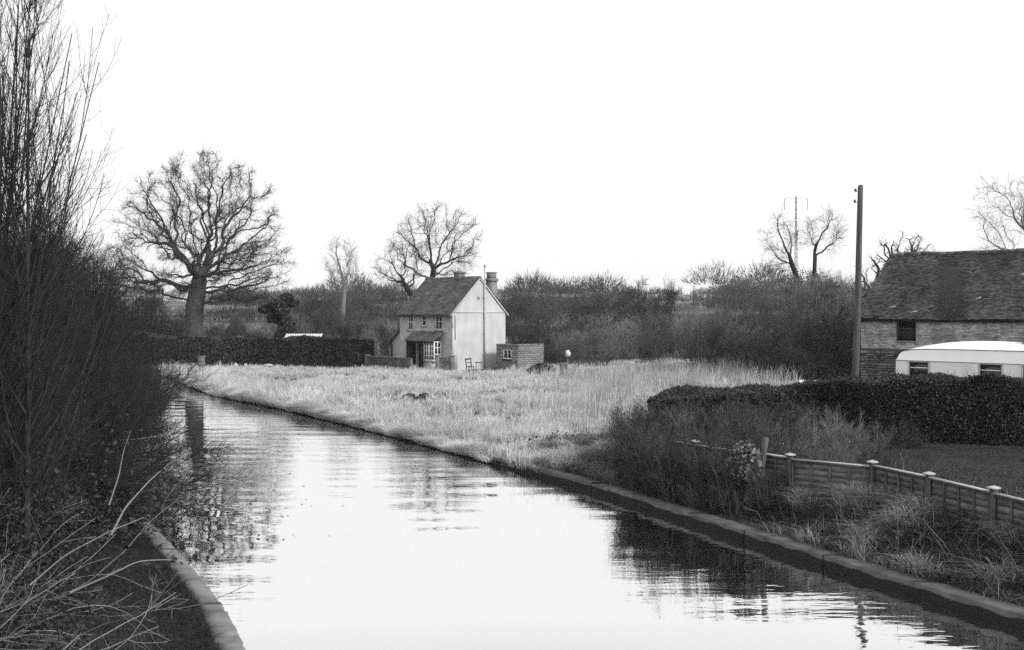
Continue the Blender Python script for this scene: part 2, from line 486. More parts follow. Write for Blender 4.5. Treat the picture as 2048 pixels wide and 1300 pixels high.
def build_ground():
    def axis(fine0, fine1, step, lo, hi):
        a = list(np.arange(fine0, fine1, step)); s = step
        while a[-1] < hi: s *= 1.22; a.append(min(hi, a[-1] + s))
        s = step; b = [fine0]
        while b[-1] > lo: s *= 1.22; b.append(max(lo, b[-1] - s))
        return np.array(b[:0:-1] + a)
    xs = axis(-45, 26, .3, -470, 470); ys = axis(2, 100, .3, -18, 860)
    X, Y = np.meshgrid(xs, ys)
    Z = gh(X, Y)
    V = np.stack([X, Y, Z], -1).reshape(-1, 3)
    ny, nx = X.shape
    i = (np.arange(ny - 1)[:, None] * nx + np.arange(nx - 1)[None]).ravel()
    F = np.stack([i, i + 1, i + nx + 1, i + nx], 1)
    me = mesh_np('ground', V, [F])
    m = M['earth'].copy(); m.name = 'ground_earth'
    t = m.node_tree; b = t.nodes['Principled BSDF']
    # beyond the fields by the house the ground is paler pasture
    tc = t.nodes.new('ShaderNodeTexCoord'); sx = t.nodes.new('ShaderNodeSeparateXYZ'); t.links.new(tc.outputs['Object'], sx.inputs[0])
    mr = t.nodes.new('ShaderNodeMapRange'); mr.inputs[1].default_value = 95; mr.inputs[2].default_value = 150; t.links.new(sx.outputs[1], mr.inputs[0])
    nz = t.nodes.new('ShaderNodeTexNoise'); nz.inputs['Scale'].default_value = .03; t.links.new(tc.outputs['Object'], nz.inputs['Vector'])
    cr = t.nodes.new('ShaderNodeValToRGB'); cr.color_ramp.elements[0].color = (.06, .06, .06, 1); cr.color_ramp.elements[1].color = (.17, .17, .17, 1)
    cr.color_ramp.elements[0].position = .4; cr.color_ramp.elements[1].position = .6
    t.links.new(nz.outputs['Fac'], cr.inputs[0])
    mx = t.nodes.new('ShaderNodeMix'); mx.data_type = 'RGBA'
    old = b.inputs['Base Color'].links[0].from_socket
    t.links.new(mr.outputs[0], mx.inputs[0]); t.links.new(old, mx.inputs[6]); t.links.new(cr.outputs[0], mx.inputs[7]); t.links.new(mx.outputs[2], b.inputs['Base Color'])
    me.materials.append(m)
    me.polygons.foreach_set('use_smooth', np.ones(len(me.polygons), bool))
    tag(link('ground', me), 'rough ground of the canal banks, field and far pasture', kind='structure')
build_ground()

wv = MB(); ysw = np.linspace(-18, 99, 60)
L_ = np.stack([np.maximum(xl(ysw) - 2.5, -400), ysw, np.zeros(60)], 1); R_ = np.stack([np.maximum(xr(ysw) + 2.5, -400), ysw, np.zeros(60)], 1)
L_[-1, 0] = R_[-1, 0] - 1
wv.add(np.concatenate([L_, R_]), np.array([(i, i + 60, i + 61, i + 1) for i in range(59)]))
tag(wv.build('water', M['water']), 'still canal water with soft ripples', kind='structure')

# canal edging: one concrete stone after the other
def coping(name, label, xf, y0, y1, width, top, step, mat, side, bev=.05, wet=True):
    root = tag(thing(name, None, None), label, kind='structure')
    y = y0; k = 0
    while y < y1:
        ln = step * random.uniform(.85, 1.2)
        n = 16 if wet else 40; dy = ln * .88; ya, yb = y, min(y + dy, y1)
        g = .012 if wet else .003
        mb = MB()
        yy = np.linspace(ya + g, yb - g, n)
        xx = xf(yy)
        rag = np.abs(rng.normal(0, .014, n)) + np.where(rng.random(n) < .08, .04, 0)
        tz = top + random.uniform(-.012, .012)
        prof = [(-.02, -.8), (0, tz - bev), (bev * .8, tz), (width - .03, tz + .005), (width, tz - .05), (width, -.4)]
        V = []
        for i in range(n):
            for j, (s, z) in enumerate(prof):
                V.append((xx[i] + side * (s + (rag[i] if j in (1, 2) else 0)) * 1.13, yy[i], z + (rng.uniform(-.014, .01) if j in (1, 2, 3) else 0)))
        m = len(prof)
        F = [(i * m + j, i * m + j + 1, (i + 1) * m + j + 1, (i + 1) * m + j) for i in range(n - 1) for j in range(m - 1)]
        V = np.array(V); mb.add(V, F)
        for i in (0, n - 1):
            b = i * m
            mb.F[4].append(np.array([(b, b + 1, b + 4, b + 5), (b + 1, b + 2, b + 3, b + 4)]))
        st = mb.build('coping_stone', mat, root)
        y += dy; k += 1
    return root
coping('canal_edging', 'dark weathered concrete edging along the garden bank', xr, 12, 35.9, .40, .25, 2.6, M['concretedark'], 1, .02)
coping('canal_edging', 'pale concrete edging along the thicket bank', xl, 9, 40, .42, .10, 5.5, M['concrete'], -1, .03, False)

# lawn behind the garden fence
def build_lawn():
    outline = [(9.2, 24.0), (10.0, 21.5), (10.8, 18.0), (22, 18.0), (22, 33.2), (14.5, 33.8), (11.4, 33.8), (9.6, 31), (8.8, 27)]
    xs = np.arange(8.4, 22, .5); ys = np.arange(18, 34.4, .5)
    X, Y = np.meshgrid(xs, ys)
    def inside(x, y):
        c = False; j = len(outline) - 1
        for i in range(len(outline)):
            xi, yi = outline[i]; xj, yj = outline[j]
            if (yi > y) != (yj > y) and x < (xj - xi) * (y - yi) / (yj - yi) + xi: c = not c
            j = i
        return c
    bad = np.array([[not inside(a, b) for a, b in zip(r, s)] for r, s in zip(X, Y)])
    Z = gh(X, Y) + .03
    nx = len(xs); V = np.stack([X, Y, Z], -1).reshape(-1, 3)
    F = []
    for j in range(len(ys) - 1):
        for i in range(nx - 1):
            if not (bad[j, i] or bad[j, i + 1] or bad[j + 1, i] or bad[j + 1, i + 1]):
                F.append((j * nx + i, j * nx + i + 1, (j + 1) * nx + i + 1, (j + 1) * nx + i))
    me = mesh_np('lawn', V, [np.array(F)]); me.materials.append(M['lawn'])
    tag(link('lawn', me), 'mown grey lawn behind the low garden fence', kind='structure')
    p = np.stack([rng.uniform(8.6, 20, 60000), rng.uniform(18, 33.8, 60000)], 1)
    ok = np.array([inside(a, b) for a, b in p]); p = p[ok]
    p3 = np.column_stack([p, gh(p[:, 0], p[:, 1]) + .02]); p3 = p3[in_view(p3)]
    mb = MB(); mb.add(*blades(p3, rng.uniform(.03, .075, len(p3)), .014, .5))
    tag(mb.build('lawn_grass', M['lawn_blade']), 'short turf of the garden lawn', kind='stuff')
build_lawn()

# ------------------------------------------------------------------ trees
def colonize(attr, trunk, D=.35, di=3.0, dk=.8, iters=220, trop=.05, jit=.25, maxn=6000):
    """space colonisation: grows a branching skeleton from a trunk polyline towards attraction points"""
    pos = np.zeros((maxn, 3)); par = -np.ones(maxn, int); n = 0
    tp = [np.array(trunk[0], float)]
    for a, b in zip(trunk[:-1], trunk[1:]):
        a = np.array(a, float); b = np.array(b, float); m = max(1, int(round(np.linalg.norm(b - a) / D)))
        tp += [a + (b - a) * (i + 1) / m for i in range(m)]
    for p in tp:
        pos[n] = p; par[n] = n - 1; n += 1
    ntrunk = n
    lo = int(ntrunk * .55)
    A = attr.copy()
    dm = np.linalg.norm(A[:, None] - pos[None, lo:n], axis=2); near = dm.argmin(1) + lo; dist = dm.min(1)
    for it in range(iters):
        act = dist < (di if it > 12 else 99)
        if not act.any():
            break
        idx = near[act]; dirs = unit(A[act] - pos[idx])
        acc = np.zeros((n, 3)); cnt = np.zeros(n)
        np.add.at(acc, idx, dirs); np.add.at(cnt, idx, 1)
        src = np.nonzero(cnt)[0]
        d = unit(acc[src] / cnt[src][:, None] + rng.normal(size=(len(src), 3)) * jit + np.array([0, 0, trop]))
        new = pos[src] + d * D
        dd = np.linalg.norm(new[:, None] - pos[None, :n], axis=2).min(1)
        keep = dd > D * .45
        if not keep.any() or n + keep.sum() >= maxn:
            break
        new = new[keep]; src = src[keep]; m = len(new)
        pos[n:n + m] = new; par[n:n + m] = src
        dn = np.linalg.norm(A[:, None] - new[None], axis=2)
        j = dn.argmin(1); dmin = dn[np.arange(len(A)), j]
        better = dmin < dist
        near[better] = j[better] + n; dist[better] = dmin[better]
        n += m
        alive = dist > dk
        A = A[alive]; near = near[alive]; dist = dist[alive]
        if len(A) == 0:
            break
    return pos[:n], par[:n], ntrunk

def skeleton_radii(pos, par, r_tip, expo, r_base, fat=1.0):
    n = len(pos); acc = np.zeros(n); kids = [[] for _ in range(n)]
    for i in range(1, n):
        kids[par[i]].append(i)
    rad = np.zeros(n)
    for i in range(n - 1, -1, -1):
        rad[i] = r_tip if not kids[i] else sum(rad[k] ** expo for k in kids[i]) ** (1 / expo)
    # stretch the thick end to the wanted trunk radius
    s = (rad - r_tip) / max(rad[0] - r_tip, 1e-6)
    return r_tip + np.clip(s, 0, None) ** fat * (r_base - r_tip), kids

def tree(name, label, loc, attr, trunk, r_base, mats, D=.35, di=3.0, dk=.8, trop=.05, jit=.25, expo=2.2, r_tip=.014, twig=(2, 2), twl=(.5, 1.0), r_crown=.10, flare=1.35, group=None, twig_r=.011, droop=.04, ivy=None, cat='tree', maxn=6000, fat=1.0):
    root = thing(name, label, cat, loc, 0, group)
    pos, par, nt_ = colonize(attr, trunk, D, di, dk, 260, trop, jit, maxn)
    rad, kids = skeleton_radii(pos, par, r_tip, expo, r_base, fat)
    h0 = pos[0, 2]
    rad *= 1 + (flare - 1) * np.exp(-(np.maximum(pos[:, 2] - h0, 0)) / .8) * (np.arange(len(pos)) < nt_)
    # light smoothing keeps limbs sinuous rather than zigzag
    for _ in range(1):
        q = pos.copy()
        for i in range(1, len(pos)):
            if kids[i]:
                k = max(kids[i], key=lambda c: rad[c])
                q[i] = pos[i] * .6 + (pos[par[i]] + pos[k]) * .2
        pos = q
    chains = []; stack = [(0, None)]
    while stack:
        i, p = stack.pop()
        ch = [] if p is None else [p]
        while True:
            ch.append(i)
            if not kids[i]:
                break
            m = max(kids[i], key=lambda c: rad[c])
            for k in kids[i]:
                if k != m:
                    stack.append((k, i))
            i = m
        chains.append(ch)
    tr = MB(); cr = MB()
    for ch in chains:
        if len(ch) < 2:
            continue
        p = pos[ch]; r = rad[ch].copy()
        if par[ch[1]] == ch[0] and ch[0] != 0:
            r[0] = r[1] * 1.15
        # split the chain where it becomes thin
        big = np.nonzero(r > r_crown)[0]
        cut = (big[-1] + 1) if len(big) else 0
        if cut >= 1:
            e = min(cut + 1, len(ch))
            if e >= 2:
                V, F = tubes(p[None, :e], r[None, :e], 9 if r[0] > .2 else 6); tr.add(V, F)
        if cut < len(ch) - 1:
            V, F = tubes(p[None, cut:], r[None, cut:], 4 if r[cut] > .04 else 3); cr.add(V, F)
    thin = np.nonzero((rad < .055) & (np.arange(len(pos)) > nt_))[0]
    if len(thin) and twig[0]:
        Pn = np.stack([pos[par[thin]], pos[thin]], 1); Rn = np.stack([rad[thin], rad[thin]], 1)
        P1, R1 = grow(Pn, Rn, twig[0], .1, 1, twl, (25, 65), droop, .16, 4, twig_r, twig_r * .5)
        V, F = tubes(P1, R1, 3); cr.add(V, F)
        if twig[1]:
            P2, R2 = grow(P1, R1, twig[1], .25, 1, (twl[0] * .5, twl[1] * .6), (25, 60), droop, .15, 3, twig_r * .7, twig_r * .4)
            V, F = tubes(P2, R2, 3); cr.add(V, F)
    tr.build('trunk', mats[0], root, smooth_=True)
    cr.build('crown', mats[1], root)
    if ivy:
        z0, z1, rr, nl = ivy
        sel = np.nonzero((rad > .06) & (pos[:, 2] > z0) & (pos[:, 2] < z1))[0]
        if len(sel):
            w = rng.choice(sel, nl)
            pts = pos[w] + rng.normal(size=(nl, 3)) * (rr * (rad[w] / rad[sel].max() * .6 + .4))[:, None]
            mb = MB(); mb.add(*leaf_faces(pts, .075)); mb.build('ivy', M['needles'], root)
    return root

def blob(n, c, r, power=.5, zmin=None, zcut=None):
    d = unit(rng.normal(size=(n * 2, 3))); p = np.array(c) + d * np.array(r) * rng.random((n * 2, 1)) ** power
    if zmin is not None:
        p = p[p[:, 2] > zmin]
    return p[:n]

# great oak on the far bank
ob = P(386, 0, 95)
att = np.concatenate([blob(820, (.6, 0, 10.8), (8.4, 7.2, 8.4), .42, 6.2), blob(220, (5.8, 0, 8.6), (3.6, 3, 2.4), .5), blob(150, (-5.4, 0, 7.6), (3.2, 3, 1.9), .5), blob(150, (4.4, -1, 5.6), (3.6, 2.4, .9), .6)])
tree('oak_tree', 'great wide spreading bare oak behind the long hedge beside the canal bend', (ob[0], 95, gh(ob[0], 95) - .1), att, [(0, 0, -.3), (.05, 0, 2), (.1, 0, 4.6), (.35, 0, 6.2), (.6, 0, 7.6)], .78,
     (M['oakbark'], M['bark']), D=.33, di=3.4, dk=.9, jit=.5, trop=.02, expo=2.0, r_tip=.016, fat=1.0, twig=(5, 2), twl=(.5, 1.1), r_crown=.09, twig_r=.013)

# two bare trees behind the house
b2 = P(862, 0, 112)
att = np.concatenate([blob(420, (.7, 0, 11.5), (5.2, 4.2, 4.7), .45, 7.8), blob(60, (3.2, 0, 9.4), (2.2, 2, 1.2), .5)])
tree('oak_tree', 'upright bare tree rising straight behind the house roof', (b2[0], 112, gh(b2[0], 112)), att, [(0, 0, -.3), (-.1, 0, 4), (0, 0, 7.0), (.3, 0, 8.8)], .31, (M['bark'], M['fartwig']), D=.34, di=3.6, dk=.9, jit=.45, trop=.03, expo=2.0, r_tip=.016, twig=(3, 2), twl=(.6, 1.3), twig_r=.012)
b3 = P(846, 0, 116)
att = np.concatenate([blob(200, (-2.8, 0, 8.8), (3.4, 2.8, 2.2), .45, 6.4), blob(60, (-1.4, 0, 11.4), (2.0, 1.8, 1.6), .5)])
tree('oak_tree', 'lower bare tree leaning left behind the house roof', (b3[0], 116, gh(b3[0], 116)), att, [(0, 0, -.3), (-.5, 0, 4), (-1.2, 0, 6), (-2.2, 0, 7.6)], .28, (M['bark'], M['fartwig']), D=.34, di=3.6, dk=.9, jit=.5, trop=.02, expo=2.0, r_tip=.016, twig=(3, 2), twl=(.6, 1.3), twig_r=.012)

# slender pale tree left of the house
b4 = P(683, 0, 128)
att = np.concatenate([blob(240, (0, 0, 9.4), (2.3, 1.9, 4.2), .5, 5.6), blob(60, (1.4, 0, 7.6), (1.6, 1, 1.4), .5)])
tree('slender_tree', 'slender pale bare tree standing alone left of the house', (b4[0], 128, gh(b4[0], 128)), att, [(0, 0, -.3), (.15, 0, 3), (.2, 0, 5), (.3, 0, 6.4)], .26, (M['fartwigpale'], M['fartwigpale']), D=.35, di=3.4, dk=.9, jit=.25, trop=.22, expo=2.2, r_tip=.016, twig=(3, 3), twl=(.7, 1.5), twig_r=.015, droop=.12)

# twin ivy grown trees right of centre
b5 = P(1604, 0, 92)
att = np.concatenate([blob(150, (-1.8, 0, 10.2), (2.0, 1.6, 2.8), .5), blob(40, (-2.6, 0, 7.6), (1.3, 1.2, 1.0), .5)])
tree('ivy_clad_tree', 'left one of two gaunt ivy clad trees near the telegraph pole', (b5[0], 92, gh(b5[0], 92)), att, [(0, 0, -.3), (-.1, 0, 3), (-.3, 0, 6.4), (-1.0, 0, 8.4)], .22, (M['bark'], M['fartwig']), D=.32, di=3.4, dk=.9, jit=.36, trop=.12, expo=1.9, r_tip=.012, twig=(4, 3), twl=(.6, 1.4), twig_r=.011, droop=-.02, ivy=(1.5, 6.8, .42, 6000), group='two ivy clad trees')
b6 = P(1630, 0, 90)
att = np.concatenate([blob(70, (-.5, 0, 10.4), (.9, 1.0, 2.0), .5), blob(110, (1.5, 0, 10.6), (1.5, 1.4, 2.2), .5), blob(60, (1.6, 0, 6.2), (1.2, 1.2, .8), .5)])
tree('ivy_clad_tree', 'right one of two gaunt ivy clad trees near the telegraph pole', (b6[0], 90, gh(b6[0], 90)), att, [(0, 0, -.3), (.05, 0, 3), (-.1, 0, 6.2), (0, 0, 8.2)], .2, (M['bark'], M['fartwig']), D=.32, di=3.4, dk=.9, jit=.38, trop=.12, expo=1.9, r_tip=.012, twig=(4, 3), twl=(.6, 1.4), twig_r=.011, droop=-.02, ivy=(1.5, 7.0, .4, 6000), group='two ivy clad trees')

# trees behind the barn
b7 = P(1800, 0, 90)
att = np.concatenate([blob(260, (.3, 0, 9.0), (2.8, 2.4, 1.9), .45)])
tree('gnarled_tree', 'gnarled round headed bare tree showing above the barn ridge', (b7[0], 90, gh(b7[0], 90)), att, [(0, 0, -.3), (.1, 0, 4), (.1, 0, 7.2)], .34, (M['bark'], M['bark']), D=.28, di=3, dk=.75, jit=.6, trop=0, r_tip=.03, twig=(2, 2), twl=(.35, .7), twig_r=.012)
b8 = P(1752, 0, 84)
att = np.concatenate([blob(170, (-.6, 0, 6.4), (1.9, 1.8, 2.2), .45)])
tree('gnarled_tree', 'gnarled low bare tree between the telegraph pole and the barn roof', (b8[0], 84, gh(b8[0], 84)), att, [(0, 0, -.3), (.1, 0, 2), (0, 0, 4.2)], .3, (M['bark'], M['bark']), D=.28, di=3, dk=.75, jit=.6, trop=0, r_tip=.03, twig=(2, 1), twl=(.35, .7), twig_r=.012)
b9 = P(1868, 0, 110)
att = blob(90, (0, 0, 9.3), (1.5, 1.5, 1.6), .5)
tree('small_tree', 'small faint bare tree peeping over the middle of the barn ridge', (b9[0], 110, gh(b9[0], 110)), att, [(0, 0, -.3), (0, 0, 5), (.1, 0, 8)], .2, (M['fartwigpale'], M['fartwigpale']), D=.32, di=3, dk=.8, jit=.35, trop=.1, r_tip=.02, twig=(2, 2), twl=(.4, .8), twig_r=.011)
b10 = P(2075, 0, 74)
att = np.concatenate([blob(260, (-1.9, 0, 10.6), (2.9, 2.4, 2.9), .5), blob(60, (-3.0, 0, 8.0), (1.5, 1.3, 1.0), .5)])
tree('bare_tree', 'bare tree fanning up at the right end of the barn roof', (b10[0], 74, gh(b10[0], 74)), att, [(0, 0, -.3), (0, 0, 4), (-.2, 0, 6.8), (-.4, 0, 8)], .18, (M['fartwigpale'], M['fartwigpale']), D=.34, di=3.4, dk=.9, jit=.28, trop=.12, expo=1.9, r_tip=.011, twig=(3, 3), twl=(.6, 1.3), twig_r=.010)

# dark evergreen left of the slender tree
def evergreen(loc, h, w, label):
    root = thing('evergreen_tree', label, 'tree', loc)
    mb = MB(); mb.tube([(0, 0, -.3), (.1, 0, h * .5), (.2, 0, h * .9)], [.2, .14, .05], 7); 
    pts = []
    for k in range(15):
        a = rng.uniform(0, 2 * PI); z = h * rng.uniform(.35, 1.0); rr = w * rng.uniform(.15, .5)
        c = np.array([math.cos(a) * rr + .2, math.sin(a) * rr, z])
        mb.tube([(.15, 0, z * .85), tuple(c)], [.05, .02], 4)
        pts.append(blob(420, c, (w * .24, w * .24, h * .075), .6))
    mb.build('trunk', M['bark'], root)
    cb = MB(); cb.add(*leaf_faces(np.concatenate(pts), .16, aspect=2.0)); cb.build('crown', M['needles'], root)
    return root
e1 = P(556, 0, 101)
evergreen((e1[0], 101, gh(e1[0], 101)), 5.9, 2.9, 'dark ragged evergreen beyond the long hedge, right of the great oak')

# ---- bare bushes: three prototypes with shared meshes
def bush_mesh(h, w, nst, n1, n2, n3, up, tw):
    S, R = stems(nst, w * .18, (8, 42), (h * .55, h * .95), .10, .10, 9, .035, .012)
    a = MB(); a.add(*tubes(S, R, 4))
    P1, R1 = grow(S, R, n1, .12, 1, (h * .22, h * .5), (25, 55), up, .13, 6, .018, .007); a.add(*tubes(P1, R1, 3))
    P2, R2 = grow(P1, R1, n2, .15, 1, (h * .1, h * .26), (25, 60), up * .8, .16, 4, tw, tw * .6)
    b = MB(); b.add(*tubes(P2, R2, 3))
    P3, R3 = grow(P2, R2, n3, .2, 1, (h * .05, h * .13), (25, 60), up * .6, .16, 3, tw * .75, tw * .45); b.add(*tubes(P3, R3, 3))
    return a, b
def bush(name, label, cat, loc, args, mats, group=None):
    root = thing(name, label, cat, loc, 0, group)
    a, b = bush_mesh(*args)
    a.build('stems', mats[0], root); b.build('crown', mats[1], root)
    return root

scrub_protos = [bush('bare_bush', 'rounded bare thorn bush in the scrub', 'bush', (0, 0, 0), (4.2, 4, 11, 9, 7, 5, .06, .014), (M['bark'], M['fartwig'])),
                bush('bare_bush', 'upright bare willow bush in the scrub', 'bush', (0, 0, 0), (4.6, 3, 14, 8, 6, 4, .22, .012), (M['fartwig'], M['fartwigpale'])),
                bush('bare_bush', 'low spreading bare bush in the scrub', 'bush', (0, 0, 0), (3.2, 5, 14, 9, 7, 5, .03, .014), (M['bark'], M['fartwig']))]
used = set()
def place_bush(k, px, d, s, label, group, sz=None):
    sz = (sz or s) * random.uniform(.78, 1.3); s *= random.uniform(.85, 1.15)
    o = scrub_protos[k] if k not in used else copy_tree(scrub_protos[k])
    used.add(k)
    x = (px - 1024) / FPX * d
    o.location = (x, d, float(gh(x, d)) - .05); o.rotation_euler = (0, 0, random.uniform(0, 6.28)); o.scale = (s, s, (sz or s))
    tag(o, label, 'bush', group)
    return o

G1 = 'bare bushes beside the telegraph pole'; G2 = 'bare bushes behind the brick outhouse'; G3 = 'bare bushes behind the long hedge'; G4 = 'dim bushes on the far pasture'
for k, px, d, s, sz in [(0, 1690, 62, 1.15, 1.2), (2, 1640, 64, 1.2, 1.25), (0, 1590, 66, 1.15, 1.1), (2, 1540, 68, 1.2, 1.15), (1, 1672, 70, 1.1, 1.15), (0, 1500, 71, 1.15, 1.1), (1, 1610, 74, 1.1, 1.15), (2, 1470, 76, 1.2, 1.2), (0, 1560, 79, 1.3, 1.25), (0, 1650, 80, 1.3, 1.25), (2, 1700, 66, 1.1, 1.1), (0, 1620, 60, .8, .8), (2, 1560, 61, .8, .7), (0, 1740, 72, 1.1, 1.1)]:
    place_bush(k, px, d, s, 'dark bare bush in the dense clump left of the telegraph pole', G1, sz)
place_bush(1, 1400, 74, .95, 'thin upright bush at the left fringe of the dense clump', G1)
place_bush(1, 1440, 72, .85, 'pale upright bush between the fringe bush and the dense clump', G1)
for k, px, d, s, sz in [(0, 1110, 100, 1.3, 1.1), (2, 1160, 104, 1.35, 1.2), (1, 1210, 96, 1.1, .95), (1, 1250, 92, .9, .85), (1, 1140, 92, .9, .8), (1, 1300, 94, 1.0, .85), (1, 1380, 90, .9, .8), (0, 1040, 108, 1.4, 1.25), (2, 1075, 98, 1.1, .95), (0, 1280, 110, 1.3, 1.3), (1, 1195, 88, .8, .8), (2, 1330, 96, 1.0, .9)]:
    place_bush(k, px, d, s, 'bare bush in the loose scrub between the house and the pole', G2, sz)
place_bush(0, 1198, 140, 1.9, 'tall round bare bush standing above the scrub right of the house', G2, 1.85)
place_bush(0, 1300, 132, 1.7, 'dark rounded bush beside the pale far pasture strip', G2, 1.75)
place_bush(2, 1110, 86, .62, 'low dark bush right of the brick outhouse', G2)
place_bush(2, 1305, 84, .8, 'dark bush at the back edge of the tall grass', G2, .8)
for k, px, d, s, sz in [(0, 455, 104, .95, .9), (2, 490, 108, 1.25, 1.15), (0, 520, 112, 1.1, 1.1), (1, 760, 112, 1.0, 1.05), (0, 790, 106, .9, .85), (1, 735, 118, 1.1, 1.15), (2, 705, 126, 1.4, 1.3), (0, 430, 120, 1.5, 1.4), (2, 330, 108, 1.3, 1.4), (0, 290, 112, 1.5, 1.6), (1, 580, 126, 1.2, 1.0), (0, 250, 106, 1.4, 1.7), (2, 200, 110, 1.6, 1.7)]:
    place_bush(k, px, d, s, 'bare bush filling the gaps behind the long dark hedge', G3, sz)
place_bush(0, 636, 136, 1.75, 'large rounded bare bush behind the corrugated shed roof', G3, 1.5)

# ---- the far wooded ridge and the hedgerows in front of it
def fuzzy(mb, x, y, h, w, n, dense=1.0):
    z0 = float(gh(x, y))
    c = np.array([x, y, z0 + h * .58])
    d = unit(rng.normal(size=(n, 3))); d[:, 2] = np.abs(d[:, 2]) * .9 + d[:, 2] * .1
    r = rng.random((n, 1)) ** .45
    p = c + d * np.array([w / 2, w / 2, h * .42]) * r - np.array([0, 0, h * .12])
    dirs = unit(d * .8 + np.array([0, 0, .7]) + rng.normal(size=(n, 3)) * .35)
    mb.add(*slivers(p, dirs, h * rng.uniform(.08, .2, (n, 1)), h * .014 * dense))
    mb.add(*slivers(np.array([[x, y, z0]]), np.array([[0, 0, 1.0]]), h * .8, h * .05))
    m = n // 4
    p2 = np.column_stack([x + rng.normal(size=m) * w * .25, np.full(m, y), np.full(m, z0)]) + np.array([0, 0, 1.0]) * rng.random((m, 1)) * h * .25
    mb.add(*slivers(p2, unit(rng.normal(size=(m, 3)) * .3 + np.array([0, 0, 1.0])), h * .25, h * .02))
ridge = MB()
for k in range(210):
    d = rng.uniform(540, 820); px = rng.uniform(180, 2100); x = (px - 1024) / FPX * d
    fuzzy(ridge, x, d, rng.uniform(6, 12), rng.uniform(9, 16), 420, 1.4)
tag(ridge.build('distant_woods', M['fartwigpale']), 'hazy bare woodland along the far ridge', kind='stuff')  # distance haze put into the twig colour of the ridge
hr = MB()
for row, (d0, d1, pa, pb, n, hh) in enumerate([(330, 350, 980, 1480, 26, 4), (230, 250, 420, 830, 26, 7), (260, 300, 980, 1330, 26, 6.5), (150, 170, 560, 830, 16, 5.5), (190, 220, 1420, 1800, 24, 6.5), (300, 330, 1440, 1800, 22, 9), (260, 340, 1000, 1130, 6, 12), (300, 360, 590, 820, 8, 11), (280, 330, 1150, 1270, 5, 12.5), (330, 380, 1420, 1560, 6, 14), (160, 185, 980, 1130, 10, 5)]):
    for k in range(n):
        px = pa + (pb - pa) * (k + rng.random()) / n; d = rng.uniform(d0, d1)
        h = hh * rng.uniform(.6, 1.25); fuzzy(hr, (px - 1024) / FPX * d, d, h, h * rng.uniform(.9, 1.5), 520, 1.0)
tag(hr.build('hedgerow_woods', M['fartwig']), 'grey hedgerows and copses merging in the middle distance', kind='stuff')
# leaning saplings that stand clear of the far copse
for px, d, h in [(1472, 170, 8.5), (1503, 175, 7.5), (1388, 260, 10)]:
    x = (px - 1024) / FPX * d
    root = thing('sapling', {1472: 'taller thin sapling standing up out of the far copse', 1503: 'shorter thin sapling right of the taller one in the far copse', 1388: 'very faint thin tree above the pale pasture strip'}[px], 'tree', (x, d, float(gh(x, d))))
    mb = MB(); S, R = stems(1, 0, (0, 4), (h, h), .1, .03, 8, .12, .03, straight=1); mb.add(*tubes(S, R, 5)); mb.build('trunk', M['fartwig'], root)
    P1, R1 = grow(S, R, 34, .15, 1, (h * .1, h * .22), (40, 75), .1, .1, 4, .03, .015); cb = MB(); cb.add(*tubes(P1, R1, 3)); cb.build('crown', M['fartwig'], root)
# ------------------------------------------------------------------ house
def frame_map(origin, u, v, n):
    """maps (u, v, depth) on a wall plane to the house's own space; n points outwards"""
    o = np.array(origin, float); u = np.array(u, float); v = np.array(v, float); n = np.array(n, float)
    return lambda a, b, c=0.0: tuple(o + u * a + v * b + n * c)

def fbox(mb, f, u0, u1, v0, v1, c0, c1):
    return mb.hexa(np.array([f(u0, v0, c0), f(u1, v0, c0), f(u1, v0, c1), f(u0, v0, c1), f(u0, v1, c0), f(u1, v1, c0), f(u1, v1, c1), f(u0, v1, c1)]))

def wall_sheet(mb, f, u0, u1, v0, v1, holes, depth=.12, top=None):
    """a wall face with real openings and reveals"""
    us = sorted({u0, u1, *[h[0] for h in holes], *[h[1] for h in holes]}); vs = sorted({v0, v1, *[h[2] for h in holes], *[h[3] for h in holes]})
    for a, b in zip(us[:-1], us[1:]):
        for c, d in zip(vs[:-1], vs[1:]):
            if any(h[0] <= (a + b) / 2 <= h[1] and h[2] <= (c + d) / 2 <= h[3] for h in holes):
                continue
            mb.add([f(a, c), f(b, c), f(b, d), f(a, d)], [(0, 1, 2, 3)])
    for a, b, c, d in holes:
        for p, q in (((a, c), (b, c)), ((b, c), (b, d)), ((b, d), (a, d)), ((a, d), (a, c))):
            mb.add([f(*p), f(*q), f(*q, -depth), f(*p, -depth)], [(0, 1, 2, 3)])

